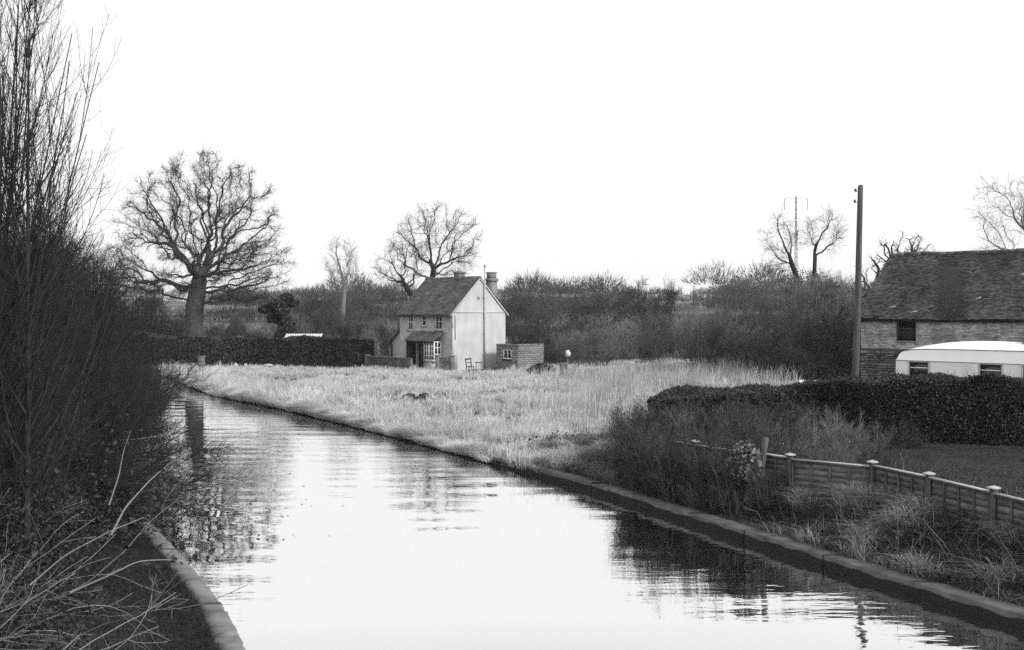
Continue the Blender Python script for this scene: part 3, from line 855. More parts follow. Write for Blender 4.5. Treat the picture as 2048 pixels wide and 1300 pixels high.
def window(parent, f, u0, u1, v0, v1, nx, ny, fm, depth=-.09, bar=.045, sill=None, name='window'):
    mb = MB()
    fbox(mb, f, u0, u1, v0, v0 + bar * 1.3, depth - .03, depth + .03); fbox(mb, f, u0, u1, v1 - bar * 1.3, v1, depth - .03, depth + .03)
    fbox(mb, f, u0, u0 + bar * 1.3, v0 + bar * 1.3, v1 - bar * 1.3, depth - .03, depth + .03); fbox(mb, f, u1 - bar * 1.3, u1, v0 + bar * 1.3, v1 - bar * 1.3, depth - .03, depth + .03)
    for i in range(1, nx):
        c = u0 + (u1 - u0) * i / nx; fbox(mb, f, c - bar / 2, c + bar / 2, v0 + bar * 1.3, v1 - bar * 1.3, depth - .02, depth + .022)
    for j in range(1, ny):
        c = v0 + (v1 - v0) * j / ny; fbox(mb, f, u0 + bar * 1.3, u1 - bar * 1.3, c - bar / 2, c + bar / 2, depth - .018, depth + .026)
    w = mb.build(name, fm, parent)
    for i in range(nx):
        for j in range(ny):
            a = u0 + (u1 - u0) * i / nx; b = u0 + (u1 - u0) * (i + 1) / nx; c = v0 + (v1 - v0) * j / ny; d = v0 + (v1 - v0) * (j + 1) / ny
            pm = MB(); fbox(pm, f, a + .004, b - .004, c + .004, d - .004, depth - .012, depth - .004); pm.build('pane', M['glass'], w)
    if sill:
        sm = MB(); fbox(sm, f, u0 - .06, u1 + .06, v0 - .09, v0, -.05, .07); sm.build('sill', sill, w)
    return w

def tile_courses(mb, f, u0, u1, v0, v1, wt, gauge, jit, holes=(), thick=.014, sag=None):
    """plain tiles, every tile its own slightly uneven piece, lapped over the one below"""
    rows = int((v1 - v0) / gauge); cols = int((u1 - u0) / wt)
    Vs = []
    for r in range(rows + 1):
        off = (r % 2) * wt / 2
        for c in range(-1, cols + 1):
            a = u0 + c * wt + off; b = a + wt * .97
            a = max(a, u0 + rng.uniform(-.05, .03) if c <= 0 else a); b = min(b, u1)
            if b - a < .03: continue
            vb = v0 + r * gauge + rng.uniform(-jit, jit) * .6; vt = min(vb + gauge * 1.35, v1 + .05)
            if any(h[0] < (a + b) / 2 < h[1] and h[2] < vb + gauge / 2 < h[3] for h in holes): continue
            l = thick + .012 + abs(rng.normal()) * jit * .7; t = rng.uniform(-jit, jit) * .4
            s = sag((a + b) / 2, vb) if sag else 0
            Vs.append([f(a, vb, l - t + s), f(b, vb, l + t + s), f(b, vt, .006 + s), f(a, vt, .006 + s), f(a, vb, l - t - thick + s), f(b, vb, l + t - thick + s)])
    V = np.array(Vs).reshape(-1, 3); i = np.arange(len(Vs))[:, None] * 6
    mb.add(V, np.concatenate([i + np.array([[0, 1, 2, 3]]), i + np.array([[4, 5, 1, 0]])]))

def house():
    B = math.radians(45.5)
    base = (-4.44, 82.0, .45)
    h = thing('cottage', 'small two storey cottage with pale rendered gable and white bay window', 'house', base, B)
    W, Ln, EV, RZ = 5.6, 6.1, 4.5, 7.05
    # planes: front faces -x, gable faces -y
    ff = frame_map((0, Ln, 0), (0, -1, 0), (0, 0, 1), (-1, 0, 0))     # u runs from the far left end towards the gable
    F_ = lambda y: Ln - y
    holes = [(F_(1.95), F_(1.16), 3.14, 4.36), (F_(3.5), F_(3.0), 3.4, 4.28), (F_(5.12), F_(4.55), 3.06, 4.3), (F_(4.0), F_(2.62), .12, 2.2)]
    mb = MB()
    wall_sheet(mb, ff, 0, Ln, -.3, EV, holes, .16)
    mb.add([(W, 0, -.3), (W, Ln, -.3), (W, Ln, EV), (W, 0, EV)], [(0, 1, 2, 3)])
    mb.add([(0, Ln, -.3), (0, Ln, EV), (W / 2, Ln, RZ), (W, Ln, EV), (W, Ln, -.3)], [(0, 1, 3, 4)], [(1, 2, 3)])
    mb.build('front_wall', M['housebrick'], h)
    g = MB()
    g.add([(0, 0, -.3), (W, 0, -.3), (W, 0, EV), (0, 0, EV), (W / 2, 0, RZ)], [(0, 1, 2, 3)], [(3, 2, 4)])
    g.box((-.012, -.03, EV - .1), (W + .012, 0, EV + .02))
    g.build('gable_wall', M['creamwall'], h)
    gd = MB(); gd.box((-.02, -.016, -.2), (.5, .0, 3.3)); gd.box((-.02, -.016, 3.3), (.04, 0, 4.4)); gd.build('corner_render', M['creamwall'], h)
    vn = MB(); vn.box((2.55, -.03, EV + .95), (2.8, -.005, EV + 1.15)); vn.build('vent', M['lead'], h)
    # near-black boxes behind the openings: room shade put into the colour
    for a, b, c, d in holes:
        k = MB(); fbox(k, ff, a - .02, b + .02, c - .02, d + .02, -.30, -.165); k.build('room_shade_box', M['dark'], h)
    window(h, ff, F_(1.95), F_(1.16), 3.14, 4.36, 2, 2, M['white'], -.06, .05, M['lead'])
    window(h, ff, F_(3.5), F_(3.0), 3.4, 4.28, 1, 2, M['white'], -.06, .05, M['lead'])
    window(h, ff, F_(5.12), F_(4.55), 3.06, 4.3, 2, 2, M['white'], -.06, .05, M['lead'])
    # door in the porch
    dm = MB(); fbox(dm, ff, F_(3.55), F_(2.66), .12, 2.16, -.12, -.07); 
    for a in (F_(3.47), F_(3.02)):
        for c, d in ((.3, 1.0), (1.15, 2.0)): fbox(dm, ff, a, a + .33, c, d, -.07, -.055)
    door = dm.build('door', M['darkwood'], h)
    kb = MB(); fbox(kb, ff, F_(2.78), F_(2.72), 1.0, 1.06, -.055, -.01); kb.build('handle', M['steel'], door)
    # roof: two slopes with tile courses, barge edges, ridge
    th = math.atan2(RZ - EV, W / 2); sl = math.hypot(W / 2 + .28, (RZ - EV) * (W / 2 + .28) / (W / 2))
    cs, sn = math.cos(th), math.sin(th)
    r = MB()
    for sgn in (-1, 1):
        ex = W / 2 + sgn * (W / 2 + .28); ez = EV - .28 * math.tan(th)
        n = np.array([sgn * sn, 0, cs]); up = np.array([-sgn * cs, 0, sn])
        o = np.array([ex, -.08, ez]); 
        f = frame_map(o + n * .02, (0, 1, 0), up, n)
        fbox(r, f, 0, Ln + .16, 0, sl, 0, .05)
    roof = r.build('roof', M['tile'], h)
    for sgn in (-1, 1):
        ex = W / 2 + sgn * (W / 2 + .28); ez = EV - .28 * math.tan(th); n = np.array([sgn * sn, 0, cs]); up = np.array([-sgn * cs, 0, sn]); o = np.array([ex, -.08, ez])
        f = frame_map(o + n * .07, (0, 1, 0), up, n)
        t = MB(); tile_courses(t, f, -.03, Ln + .19, -.03, sl, .2, .125, .012)
        tag(t.build('roof_tiles', M['tile'], roof), kind='stuff')
    rd = MB()
    for k in range(14):
        y = -.1 + k * (Ln + .2) / 14
        rd.tube([(W / 2, y, RZ + .06), (W / 2, y + (Ln + .2) / 14 - .012, RZ + .06)], .12, 8)
    rd.build('ridge_tiles', M['tile'], roof)
    bg_ = MB()
    for sgn in (-1, 1):
        ex = W / 2 + sgn * (W / 2 + .28); ez = EV - .28 * math.tan(th)
        bg_.hexa(np.array([(ex, -.10, ez - .14), (ex, -.06, ez - .14), (W / 2, -.06, RZ - .08), (W / 2, -.10, RZ - .08), (ex, -.10, ez + .02), (ex, -.06, ez + .02), (W / 2, -.06, RZ + .06), (W / 2, -.10, RZ + .06)]))
    bg_.build('barge_board', M['creamwall'], roof)
    gt = MB(); gt.box((-.40, -.08, EV - .42), (-.29, Ln + .08, EV - .31)); gt.build('gutter', M['darkwood'], roof)
    # chimneys
    c = MB(); x0, y0 = 4.35, .28
    c.box((x0, y0, EV), (x0 + .62, y0 + .62, 6.85)); c.box((x0 - .07, y0 - .07, 6.85), (x0 + .69, y0 + .69, 7.1)); c.box((x0 + .03, y0 + .03, 7.1), (x0 + .57, y0 + .57, 7.5)); c.box((x0 - .01, y0 - .01, 7.5), (x0 + .61, y0 + .61, 7.58))
    ch = c.build('chimney', M['wallbrick3'], h)
    c = MB(); c.box((W / 2 - .28, 1.95, RZ - .25), (W / 2 + .28, 2.6, RZ + .42)); c.box((W / 2 - .33, 1.9, RZ + .42), (W / 2 + .33, 2.65, RZ + .52))
    ch = c.build('chimney', M['tile'], h)
    p = MB(); p.tube([(W / 2, 2.27, RZ + .5), (W / 2, 2.27, RZ + .72)], [.15, .12], 10); p.build('chimney_pot', M['lead'], ch)
    # the tall pipe up the gable
    p = MB(); p.tube([(3.23, -.13, .0), (3.23, -.13, 7.9)], .055, 8); p.tube([(3.23, -.13, 7.9), (3.23, -.13, 8.12)], .09, 8)
    for z in (1.2, 2.8, 4.4, 5.6): p.box((3.14, -.15, z), (3.32, 0, z + .05))
    p.build('stack_pipe', M['pipe'], h)
    dp = MB(); dp.tube([(.24, -.06, 2.4), (.24, -.06, 4.25)], .03, 6); dp.build('downpipe', M['lead'], h)
    # porch canopy: a lean-to tiled roof over door and bay
    py0, py1, pz0, pz1, pd = 1.0, 4.35, 2.33, 3.0, .98
    k = MB()
    k.hexa(np.array([(-pd, py0, pz0 - .07), (0, py0, pz1 - .07), (0, py1, pz1 - .07), (-pd, py1, pz0 - .07), (-pd, py0, pz0), (0, py0, pz1), (0, py1, pz1), (-pd, py1, pz0)]))
    canopy = k.build('porch_roof', M['tile'], h)
    L2 = math.hypot(pd, pz1 - pz0); up = np.array([pd, 0, pz1 - pz0]) / L2; n = np.array([-(pz1 - pz0), 0, pd]) / L2
    t = MB(); tile_courses(t, frame_map(np.array([-pd, py0, pz0]) + n * .004, (0, 1, 0), up, n), -.04, py1 - py0 + .04, -.04, L2 - .02, .2, .125, .01)
    tag(t.build('roof_tiles', M['tile'], canopy), kind='stuff')
    b = MB(); b.bar((-.88, 4.2, -.1), (-.88, 4.2, 2.3), .1); b.bar((-.88, 2.5, 0), (-.88, 2.5, 2.3), .09); b.bar((-.88, 4.2, 2.24), (-.88, 1.2, 2.24), .1); b.bar((-.88, 4.2, 1.9), (-.5, 4.2, 2.3), .07)
    b.build('porch_post', M['darkwood'], h)
    s = MB(); s.box((-.85, 4.16, 0), (-.02, 4.22, 2.2)); s.build('porch_screen', M['darkwood'], h)
    # bay window
    bd = .76
    d = MB(); d.box((-bd, 1.2, -.2), (-.005, 2.42, .72)); bay = d.build('bay_window', M['housebrick'], h)
    fb = frame_map((-bd, 2.42, 0), (0, -1, 0), (0, 0, 1), (-1, 0, 0)); fs = frame_map((-bd, 1.2, 0), (1, 0, 0), (0, 0, 1), (0, -1, 0))
    s = MB(); s.box((-bd - .08, 1.12, .72), (-.005, 2.5, .82)); s.build('sill', M['lead'], bay)
    i = MB(); i.box((-bd + .14, 1.34, .82), (-.02, 2.3, 2.3)); i.build('room_shade_box', M['dark'], bay)  # near-black box: shade inside the bay put into its colour
    window(h, fb, 0, .61, .82, 2.26, 2, 4, M['white'], -.05, .05); window(h, fb, .615, 1.22, .82, 2.26, 2, 4, M['white'], -.05, .05)
    window(h, fs, 0, bd - .01, .82, 2.26, 2, 3, M['white'], -.05, .055)
    # lean-to at the far end
    l = MB(); lx0, lx1 = .5, 4.4; ly = Ln + 1.65
    l.add([(lx0, Ln, -.3), (lx0, ly, -.3), (lx0, ly, 2.0), (lx0, Ln, 3.3), (lx1, Ln, -.3), (lx1, ly, -.3), (lx1, ly, 2.0), (lx1, Ln, 3.3)], [(0, 3, 2, 1), (4, 5, 6, 7), (1, 2, 6, 5)])
    lean = l.build('lean_to', M['housebrick'], h)
    l = MB(); l.hexa(np.array([(lx0 - .2, Ln + .005, 3.42), (lx0 - .2, ly + .25, 1.92), (lx1 + .1, ly + .25, 1.92), (lx1 + .1, Ln + .005, 3.42), (lx0 - .2, Ln + .005, 3.5), (lx0 - .2, ly + .25, 2.0), (lx1 + .1, ly + .25, 2.0), (lx1 + .1, Ln + .005, 3.5)]))
    l.build('lean_to_roof', M['tile'], h)
    l = MB(); l.tube([(lx0 - .06, ly - .08, 0), (lx0 - .06, ly - .08, 1.95)], .05, 6); l.build('downpipe', M['darkwood'], h)
    return h, base, B
_, HB, HR = house()
def hp(x, y, z):
    c, s = math.cos(HR), math.sin(HR)
    return (HB[0] + x * c - y * s, HB[1] + x * s + y * c, HB[2] + z)

def bricks(mb, f, u0, u1, v0, v1, bl, bh, gap, jit, holes=(), proud=.012):
    rows = int(round((v1 - v0) / bh)); Vs = []
    for r in range(rows):
        off = (r % 2) * bl / 2; cv = v0 + r * bh
        a = u0 - off
        while a < u1:
            ln = bl * rng.uniform(1 - jit, 1 + jit); p, q = max(a, u0), min(a + ln - gap, u1)
            if q - p > .03 and not any(h[0] < q - .01 and p + .01 < h[1] and h[2] < cv + bh - .01 and cv + .01 < h[3] for h in holes):
                d = proud * rng.uniform(.4, 1.5); e = rng.uniform(-.004, .004, 4)
                Vs.append([f(p, cv + e[0], 0), f(q, cv + e[1], 0), f(q, cv + bh - gap + e[2], 0), f(p, cv + bh - gap + e[3], 0),
                           f(p, cv + e[0], d), f(q, cv + e[1], d), f(q, cv + bh - gap + e[2], d), f(p, cv + bh - gap + e[3], d)])
            a += ln
    i = np.arange(len(Vs))[:, None] * 8
    fs = [(4, 5, 6, 7), (0, 1, 5, 4), (1, 2, 6, 5), (2, 3, 7, 6), (3, 0, 4, 7)]
    mb.add(np.array(Vs).reshape(-1, 3), np.concatenate([i + np.array([q]) for q in fs]))

# brick outhouse
def outhouse():
    o = thing('outhouse', 'flat topped brick outhouse with one small white framed window', 'outhouse', hp(3.44, -3.51, 0), HR)
    wy, wx, ht = 2.32, 2.75, 1.98
    ff = frame_map((0, wy, 0), (0, -1, 0), (0, 0, 1), (-1, 0, 0)); fg = frame_map((0, 0, 0), (1, 0, 0), (0, 0, 1), (0, -1, 0))
    hole = [(wy - 1.62, wy - .72, .92, 1.67)]
    hole = [(wy - 1.62 + 0, wy - .72, .92, 1.67)]
    m = MB(); wall_sheet(m, ff, 0, wy, -.3, ht, hole, .1); m.add([fg(0, -.3), fg(wx, -.3), fg(wx, ht), fg(0, ht)], [(0, 1, 2, 3)]); m.add([(0, 0, ht - .1), (wx, 0, ht - .1), (wx, wy, ht - .1), (0, wy, ht - .1)], [(0, 1, 2, 3)])
    m.add([(wx, 0, -.3), (wx, wy, -.3), (wx, wy, ht), (wx, 0, ht), (0, wy, -.3), (0, wy, ht)], [(0, 1, 2, 3), (1, 4, 5, 2)])
    wl = m.build('wall', M['mortar'], o)
    b = MB(); bricks(b, ff, .003, wy - .003, -.1, ht, .46, .16, .016, .05, hole); bricks(b, fg, .003, wx, -.1, ht, .46, .16, .016, .05)
    tag(b.build('brickwork', M['block'], wl), kind='stuff')
    k = MB(); fbox(k, ff, hole[0][0], hole[0][1], .9, 1.7, -.3, -.11); k.build('outhouse_shade_box', M['dark'], o)  # near-black box: shade within the outhouse put into its colour
    window(o, ff, *hole[0], 2, 1, M['white'], -.05, .07, M['darkwood'])
    c = MB(); 
    for i in range(9): c.box((-.05 + i * .31, -.05, ht), (-.05 + i * .31 + .29, .16, ht + .06 + random.uniform(0, .03)), jit=.006)
    for i in range(7): c.box((-.05, .18 + i * .31, ht), (.16, .18 + i * .31 + .29, ht + .06 + random.uniform(0, .04)), jit=.006)
    c.build('parapet_coping', M['block'], o)
outhouse()

# low brick garden walls in front of the house
def low_wall(label, a, b, h, posts, mat, bmat):
    a = np.array(a); b = np.array(b); L = np.linalg.norm(b - a); rz = math.atan2(b[1] - a[1], b[0] - a[0])
    o = thing('garden_wall', label, 'garden wall', (a[0], a[1], float(gh(a[0], a[1]))), rz)
    m = MB(); m.box((0, 0, -.3), (L, .22, h)); m.build('wall', mat, o)
    k = MB(); bricks(k, frame_map((0, 0, 0), (1, 0, 0), (0, 0, 1), (0, -1, 0)), 0, L, -.1, h, .3, .1, .014, .1); tag(k.build('brickwork', bmat, o), kind='stuff')
    c = MB(); n = int(L / .42)
    for i in range(n): c.box((i * L / n + .004, -.04, h + .002), ((i + 1) * L / n - .004, .26, h + .07), jit=.008)
    c.build('wall_coping', bmat, o)
    for x in posts:
        p = MB(); p.box((x - .14, -.06, -.3), (x + .14, .27, h + .12)); p.box((x - .18, -.1, h + .12), (x + .18, .31, h + .19)); p.build('pier', mat, o)
M['wallbrick'] = gmat('garden_wall_brick', .05, .12, 2.0, .9, .004, island=.35)
M['wallbrick2'] = gmat('garden_wall_brick_pale', .10, .2, 2.0, .9, .004, island=.35)
low_wall('long low dark brick garden wall left of the cottage porch', (-11.4, 85.4), (-7.5, 81.2), 1.0, [.15], M['wallbrick'], M['wallbrick'])
low_wall('short low brick garden wall right of the bay window', (-5.55, 80.4), (-4.3, 80.15), 1.1, [.1, 1.2], M['wallbrick2'], M['wallbrick2'])

# odds and ends by the gable
def furniture():
    x, d, _ = P(940, 0, 80); z = float(gh(x, d))
    o = thing('broken_chair', 'dark broken wooden chair standing against the pale gable', 'chair', (x, d, z), .5)
    m = MB(); m.box((-.22, -.22, .42), (.22, .22, .46)); m.build('seat', M['darkwood'], o)
    for a, b in ((-.2, -.2), (.2, -.2), (-.2, .2), (.2, .2)):
        m = MB(); m.bar((a, b, -.05), (a * .95, b * .95, .42), .045); m.build('leg', M['darkwood'], o)
    m = MB(); m.bar((-.2, .2, .46), (-.24, .3, 1.02), .05); m.bar((.2, .2, .46), (.2, .3, 1.06), .05); m.bar((-.23, .29, .95), (.2, .29, .99), .04, .1); m.bar((-.22, .25, .7), (.2, .25, .7), .03, .06); m.build('backrest', M['darkwood'], o)
    x, d, _ = P(962, 0, 80.2); z = float(gh(x, d))
    o = thing('trestle', 'small dark trestle frame right of the broken chair', 'trestle', (x, d, z), .1)
    m = MB(); m.bar((-.42, 0, .74), (.42, .02, .68), .07); m.build('rail', M['wood'], o)
    for s in (-.36, .36):
        for b in (-.2, .2):
            m = MB(); m.bar((s, b, -.05), (s, 0, .72), .05); m.build('leg', M['wood'], o)
    # white board on a stake and the drum under it
    x, d, z = P(1136, 707, 75)
    g = float(gh(x, d))
    o = thing('notice_board', 'small white board on a stake among the scrub right of the outhouse', 'board', (x, d, g), -.2)
    m = MB(); m.bar((-.02, .03, -.2), (-.02, .03, z - g + .1), .05); m.build('stake', M['wood'], o)
    m = MB(); zc = z - g; m.add([(-.17, 0, zc - .22), (.14, 0, zc - .2), (.2, 0, zc + .02), (.06, 0, zc + .25), (-.15, 0, zc + .2), (-.17, .02, zc - .22), (.14, .02, zc - .2), (.2, .02, zc + .02), (.06, .02, zc + .25), (-.15, .02, zc + .2)],
            [(0, 1, 3, 4), (5, 9, 8, 6)] + [(i, i + 5, (i + 1) % 5 + 5, (i + 1) % 5) for i in range(5)], [(1, 2, 3), (6, 8, 7)])
    m.build('board', M['paper'], o)
    x, d, _ = P(1128, 0, 74.5); g = float(gh(x, d))
    o = thing('oil_drum', 'dark drum standing in the grass below the white board', 'drum', (x, d, g))
    m = MB(); m.tube([(0, 0, -.1), (0, 0, .28), (0, 0, .3), (0, 0, .33), (0, 0, .6), (0, 0, .63), (0, 0, .9)], [.29, .29, .305, .29, .29, .305, .29], 18); m.build('body', M['darkwood'], o)
    m = MB(); m.tube([(0, 0, .9), (0, 0, .925)], [.3, .3], 18); m.build('lid', M['steel'], o)
    # heap of cut brush and boards beside the outhouse
    x, d, _ = P(1083, 0, 78.5); g = float(gh(x, d))
    o = thing('brush_heap', 'dark heap of cut brush and rubble at the foot of the outhouse', 'heap', (x, d, g))
    m = MB(); p = np.column_stack([rng.normal(0, .55, 260), rng.normal(0, .3, 260), rng.uniform(0, .75, 260)]); p[:, 2] *= np.exp(-(p[:, 0] / .9) ** 2)
    dr = unit(rng.normal(size=(260, 3)) * np.array([1, .6, .35])); Pn = np.stack([p - dr * .25, p, p + dr * .25], 1); m.add(*tubes(Pn, np.full((260, 3), .025), 4)); m.build('cut_branches', M['bark'], o)
    m = MB()
    for k in range(16):
        c = (rng.normal(0, .45), rng.normal(0, .2), abs(rng.normal(0, .2))); m.box((-.14, -.1, -.08), (.14, .1, .1), random.uniform(0, 3), c, .05)
    m.build('rubble', M['wallbrick'], o)
furniture()

# pale stones and the small post along the far hedge
def stone(label, px, d, s, dz=0, mat='palestone'):
    x = (px - 1024) / FPX * d
    bm = bmesh.new(); bmesh.ops.create_icosphere(bm, subdivisions=2, radius=1)
    sd_ = random.uniform(0, 50)
    for v in bm.verts:
        k = 1 + mnoise.noise(v.co * 1.3 + Vector((sd_, 0, 0))) * .45
        v.co = Vector((v.co.x * s[0] * k, v.co.y * s[1] * k, v.co.z * s[2] * k))
    me = bpy.data.meshes.new('stone'); bm.to_mesh(me); bm.free(); me.materials.append(M[mat])
    tag(link('stone', me, None, (x, d, float(gh(x, d)) + s[2] * .5 + dz)), label, 'stone')
stone('pale stone under the long hedge, leftmost of three', 471, 83.5, (.2, .2, .3), .2)
stone('small pale stone in the middle of three under the long hedge', 491, 83.5, (.13, .13, .22), .2)
stone('broad flat pale stone under the long hedge, right of two smaller stones', 536, 83, (.34, .2, .14), .25)
stone('small white stone at the grassy edge of the canal below the cottage', 829, 44.2, (.1, .1, .12), .2)
def soil(label, px, d, w):
    x = (px - 1024) / FPX * d
    o = thing('soil_mound', label, 'mound', (x, d, float(gh(x, d))))
    bm = bmesh.new(); bmesh.ops.create_icosphere(bm, subdivisions=3, radius=1)
    for v in bm.verts:
        k = 1 + mnoise.noise(v.co * 2.2 + Vector((px, 0, 0))) * .5
        v.co = Vector((v.co.x * w * 1.4 * k, v.co.y * .5 * k, v.co.z * .3 * k + .03))
    me = bpy.data.meshes.new('heap'); bm.to_mesh(me); bm.free(); me.materials.append(M['darkwood']); link('heap', me, o)
    for q in range(12):
        a = rng.normal(size=2) * np.array([w, .35]); s = rng.uniform(.06, .15)
        m = MB(); m.box((-s, -s, -s * .6), (s, s, s * .7), random.uniform(0, 3), (a[0], a[1], .28 * math.exp(-(a[0] / w) ** 2) + .08), s * .35); m.build('clod', M['darkwood'], o)
soil('dark mound of turned earth in the pale grass, the wider of two', 845, 53.5, .6)
soil('dark clods of turned earth just left of the wider earth mound', 818, 54.2, .35)
x, d, z = P(403, 0, 84.5); g = float(gh(x, d))
o = thing('gate_post', 'short stout grey post in front of the long dark hedge', 'post', (x, d, g)); m = MB(); m.box((-.24, -.15, -.3), (.24, .15, 1.0), jit=.03); m.build('shaft', M['wallbrick2'], o); m = MB(); m.box((-.29, -.2, 1.04), (.29, .2, 1.12), jit=.02); m.build('cap', M['wallbrick2'], o)

# corrugated shed behind the long hedge
x0, d0, zt = P(567, 668, 92); x1 = P(641, 0, 92)[0]
g = float(gh(x0, d0)); W_ = x1 - x0; H_ = zt - g
o = thing('shed', 'shed with bright corrugated roof peeping over the long hedge', 'shed', (x0, d0, g))
m = MB(); m.box((.1, .1, -.3), (W_ - .1, 2.2, H_ - .45)); m.build('wall', M['wood'], o)
m = MB(); nx = 72; us = np.linspace(0, W_, nx); zz = .022 * np.sin(us / W_ * 2 * PI * 15)
Vv = np.concatenate([np.stack([us, np.full(nx, -.15), H_ - .42 + zz], 1), np.stack([us, np.full(nx, 1.2), H_ + zz], 1), np.stack([us, np.full(nx, 2.4), H_ - .4 + zz], 1)])
m.add(Vv, np.array([(j * nx + i, j * nx + i + 1, (j + 1) * nx + i + 1, (j + 1) * nx + i) for j in range(2) for i in range(nx - 1)])); m.build('roof', M['iron'], o)
# far white cottage on the slope
x, d, z = P(756, 613, 250); g = float(gh(x, d)) - .5
o = thing('far_cottage', 'tiny white farm building far off on the wooded slope', 'house', (x, d, z - 1.2)); m = MB(); m.box((-1.6, -.9, -2.5), (1.6, .9, .9)); m.build('wall', M['white'], o)
m = MB(); m.add([(-1.8, -1.1, .9), (1.8, -1.1, .9), (1.8, 1.1, .9), (-1.8, 1.1, .9), (-1.8, 0, 1.7), (1.8, 0, 1.7)], [(0, 1, 5, 4), (2, 3, 4, 5)], [(0, 4, 3), (1, 2, 5)]); m.build('roof', M['iron'], o)

# ------------------------------------------------------------------ barn
def barn():
    base = (18.4, 58.0, .85); rz = -PI / 4
    o = thing('barn', 'old brick barn with broken dark tiled roof behind the caravan', 'barn', base, rz)
    L, D, EV, RZ = 15.0, 7.2, 3.95, 7.1
    fw = frame_map((0, 0, 0), (1, 0, 0), (0, 0, 1), (0, -1, 0))
    hole = [(1.93, 3.0, 2.62, 3.80)]
    m = MB(); wall_sheet(m, fw, 0, L, -.4, EV, hole, .32)
    m.add([(0, 0, -.4), (0, D, -.4), (0, D, EV), (0, 0, EV), (0, D / 2, RZ)], [(0, 3, 2, 1)], [(3, 4, 2)])
    m.add([(L, 0, -.4), (L, D, -.4), (L, D, EV), (L, 0, EV), (L, D / 2, RZ)], [(0, 1, 2, 3)], [(3, 2, 4)])
    m.add([(0, D, -.4), (L, D, -.4), (L, D, EV), (0, D, EV)], [(0, 3, 2, 1)])
    wl = m.build('wall', M['mortar'], o)
    b = MB(); bricks(b, fw, 0, L, 2.2, EV - .02, .23, .078, .010, .08, hole, .0025); tag(b.build('brickwork', M['brick'], wl), kind='stuff')
    b = MB(); bricks(b, fw, 3.9, L, -.3, 2.2, .23, .078, .010, .08, hole, .0025); tag(b.build('brickwork', M['brick'], wl), kind='stuff')
    # the rough stone lower left part, stone by stone
    protos = []
    for k in range(7):
        s = MB(); w = .36; hh = .15
        v = np.array([(0, -.04, 0), (w, -.04, 0), (w, .02, 0), (0, .02, 0), (0, -.04, hh), (w, -.04, hh), (w, .02, hh), (0, .02, hh)], float) + rng.uniform(-.014, .014, (8, 3))
        s.hexa(v); me = mesh_np('stone_piece', np.concatenate(s.V), [np.concatenate(s.F[4])]); me.materials.append(M['stone']); protos.append(me)
    bk = MB(); bk.box((.0, -.006, -.4), (3.88, -.002, 2.19)); bk.build('mortar_bed', M['mortardark'], wl)
    z = -.2; r = 0
    while z < 2.08:
        hgt = rng.uniform(.105, .17); x = -.02 - (r % 2) * .15
        while x < 3.85:
            w = rng.uniform(.2, .46)
            if x + w > .05 and not (1.98 < x + w / 2 < 3.0 and z + hgt > 2.6):
                p = link('stone_piece', protos[rng.integers(7)], wl, (max(x, 0), -.008 + rng.uniform(-.02, .01), z)); p.scale = (max(.1, min(w, 3.88 - x) - .02) / .36, 1, (hgt - .022) / .15)
            x += w
        z += hgt; r += 1
    # loft opening: boarded, with a rail across
    k = MB(); fbox(k, fw, 1.9, 3.03, 2.6, 3.84, -.8, -.325); k.build('loft_shade_box', M['dark'], o)  # near-black box: shade of the loft put into its colour
    sh = MB()
    for i in range(6): fbox(sh, fw, 1.95 + i * .175, 1.95 + i * .175 + .168, 2.66, 3.2, -.27 - (i % 2) * .01, -.24)
    lo = sh.build('loft_shutter', M['darkwood'], o)
    r_ = MB(); fbox(r_, fw, 1.94, 2.99, 3.2, 3.27, -.26, -.2); r_.build('loft_rail', M['wood'], o)
    r_ = MB(); fbox(r_, fw, 1.93, 3.0, 2.56, 2.62, -.1, .05); r_.build('loft_sill', M['lead'], o)
    fr = MB(); fbox(fr, fw, 1.935, 2.0, 2.63, 3.79, -.3, -.14); fbox(fr, fw, 2.93, 2.995, 2.63, 3.79, -.3, -.14); fr.build('loft_frame', M['wood'], o)
    # roof
    th = math.atan2(RZ - EV, D / 2); over = .3; run = D / 2 + over; sl = run / math.cos(th); cs, sn = math.cos(th), math.sin(th)
    rm = MB()
    for sgn in (-1, 1):
        n = np.array([0, sgn * sn, cs]); up = np.array([0, -sgn * cs, sn]); o0 = np.array([-.12, D / 2 + sgn * run, EV - over * math.tan(th)])
        f = frame_map(o0 + n * .02, (1, 0, 0), up, n); fbox(rm, f, 0, L + .24, 0, sl, 0, .05)
    roof = rm.build('roof', M['darkwood'], o)
    n = np.array([0, -sn, cs]); up = np.array([0, cs, sn]); o0 = np.array([-.15, -over, EV - over * math.tan(th)])
    f = frame_map(o0 + n * .072, (1, 0, 0), up, n)
    gaps = [(1.9, 2.25, .92, 1.06), (7.9, 8.35, 3.5, 3.7), (8.9, 9.25, 1.1, 1.32), (4.5, 4.85, 3.55, 3.62), (10.6, 10.9, 3.1, 3.3), (6.15, 6.5, 1.55, 1.68), (1.0, 1.35, -.1, .18), (.2, .55, -.1, .12), (2.6, 2.9, -.1, .1), (5.6, 5.8, 2.6, 2.7)]
    sag = lambda u, v: .035 * math.sin(u * .8 + 1) + .02 * math.sin(u * 2.1 + v)
    t = MB(); tile_courses(t, f, -.03, L + .27, -.03, sl - .04, .175, .105, .02, gaps, .016, sag); tag(t.build('roof_tiles', M['barntile'], roof), kind='stuff')
    n2 = np.array([0, sn, cs]); up2 = np.array([0, -cs, sn]); o2 = np.array([-.15, D + over, EV - over * math.tan(th)])
    t = MB(); tile_courses(t, frame_map(o2 + n2 * .072, (1, 0, 0), up2, n2), -.03, L + .27, -.03, sl - .04, .35, .21, .02); tag(t.build('roof_tiles', M['barntile'], roof), kind='stuff')
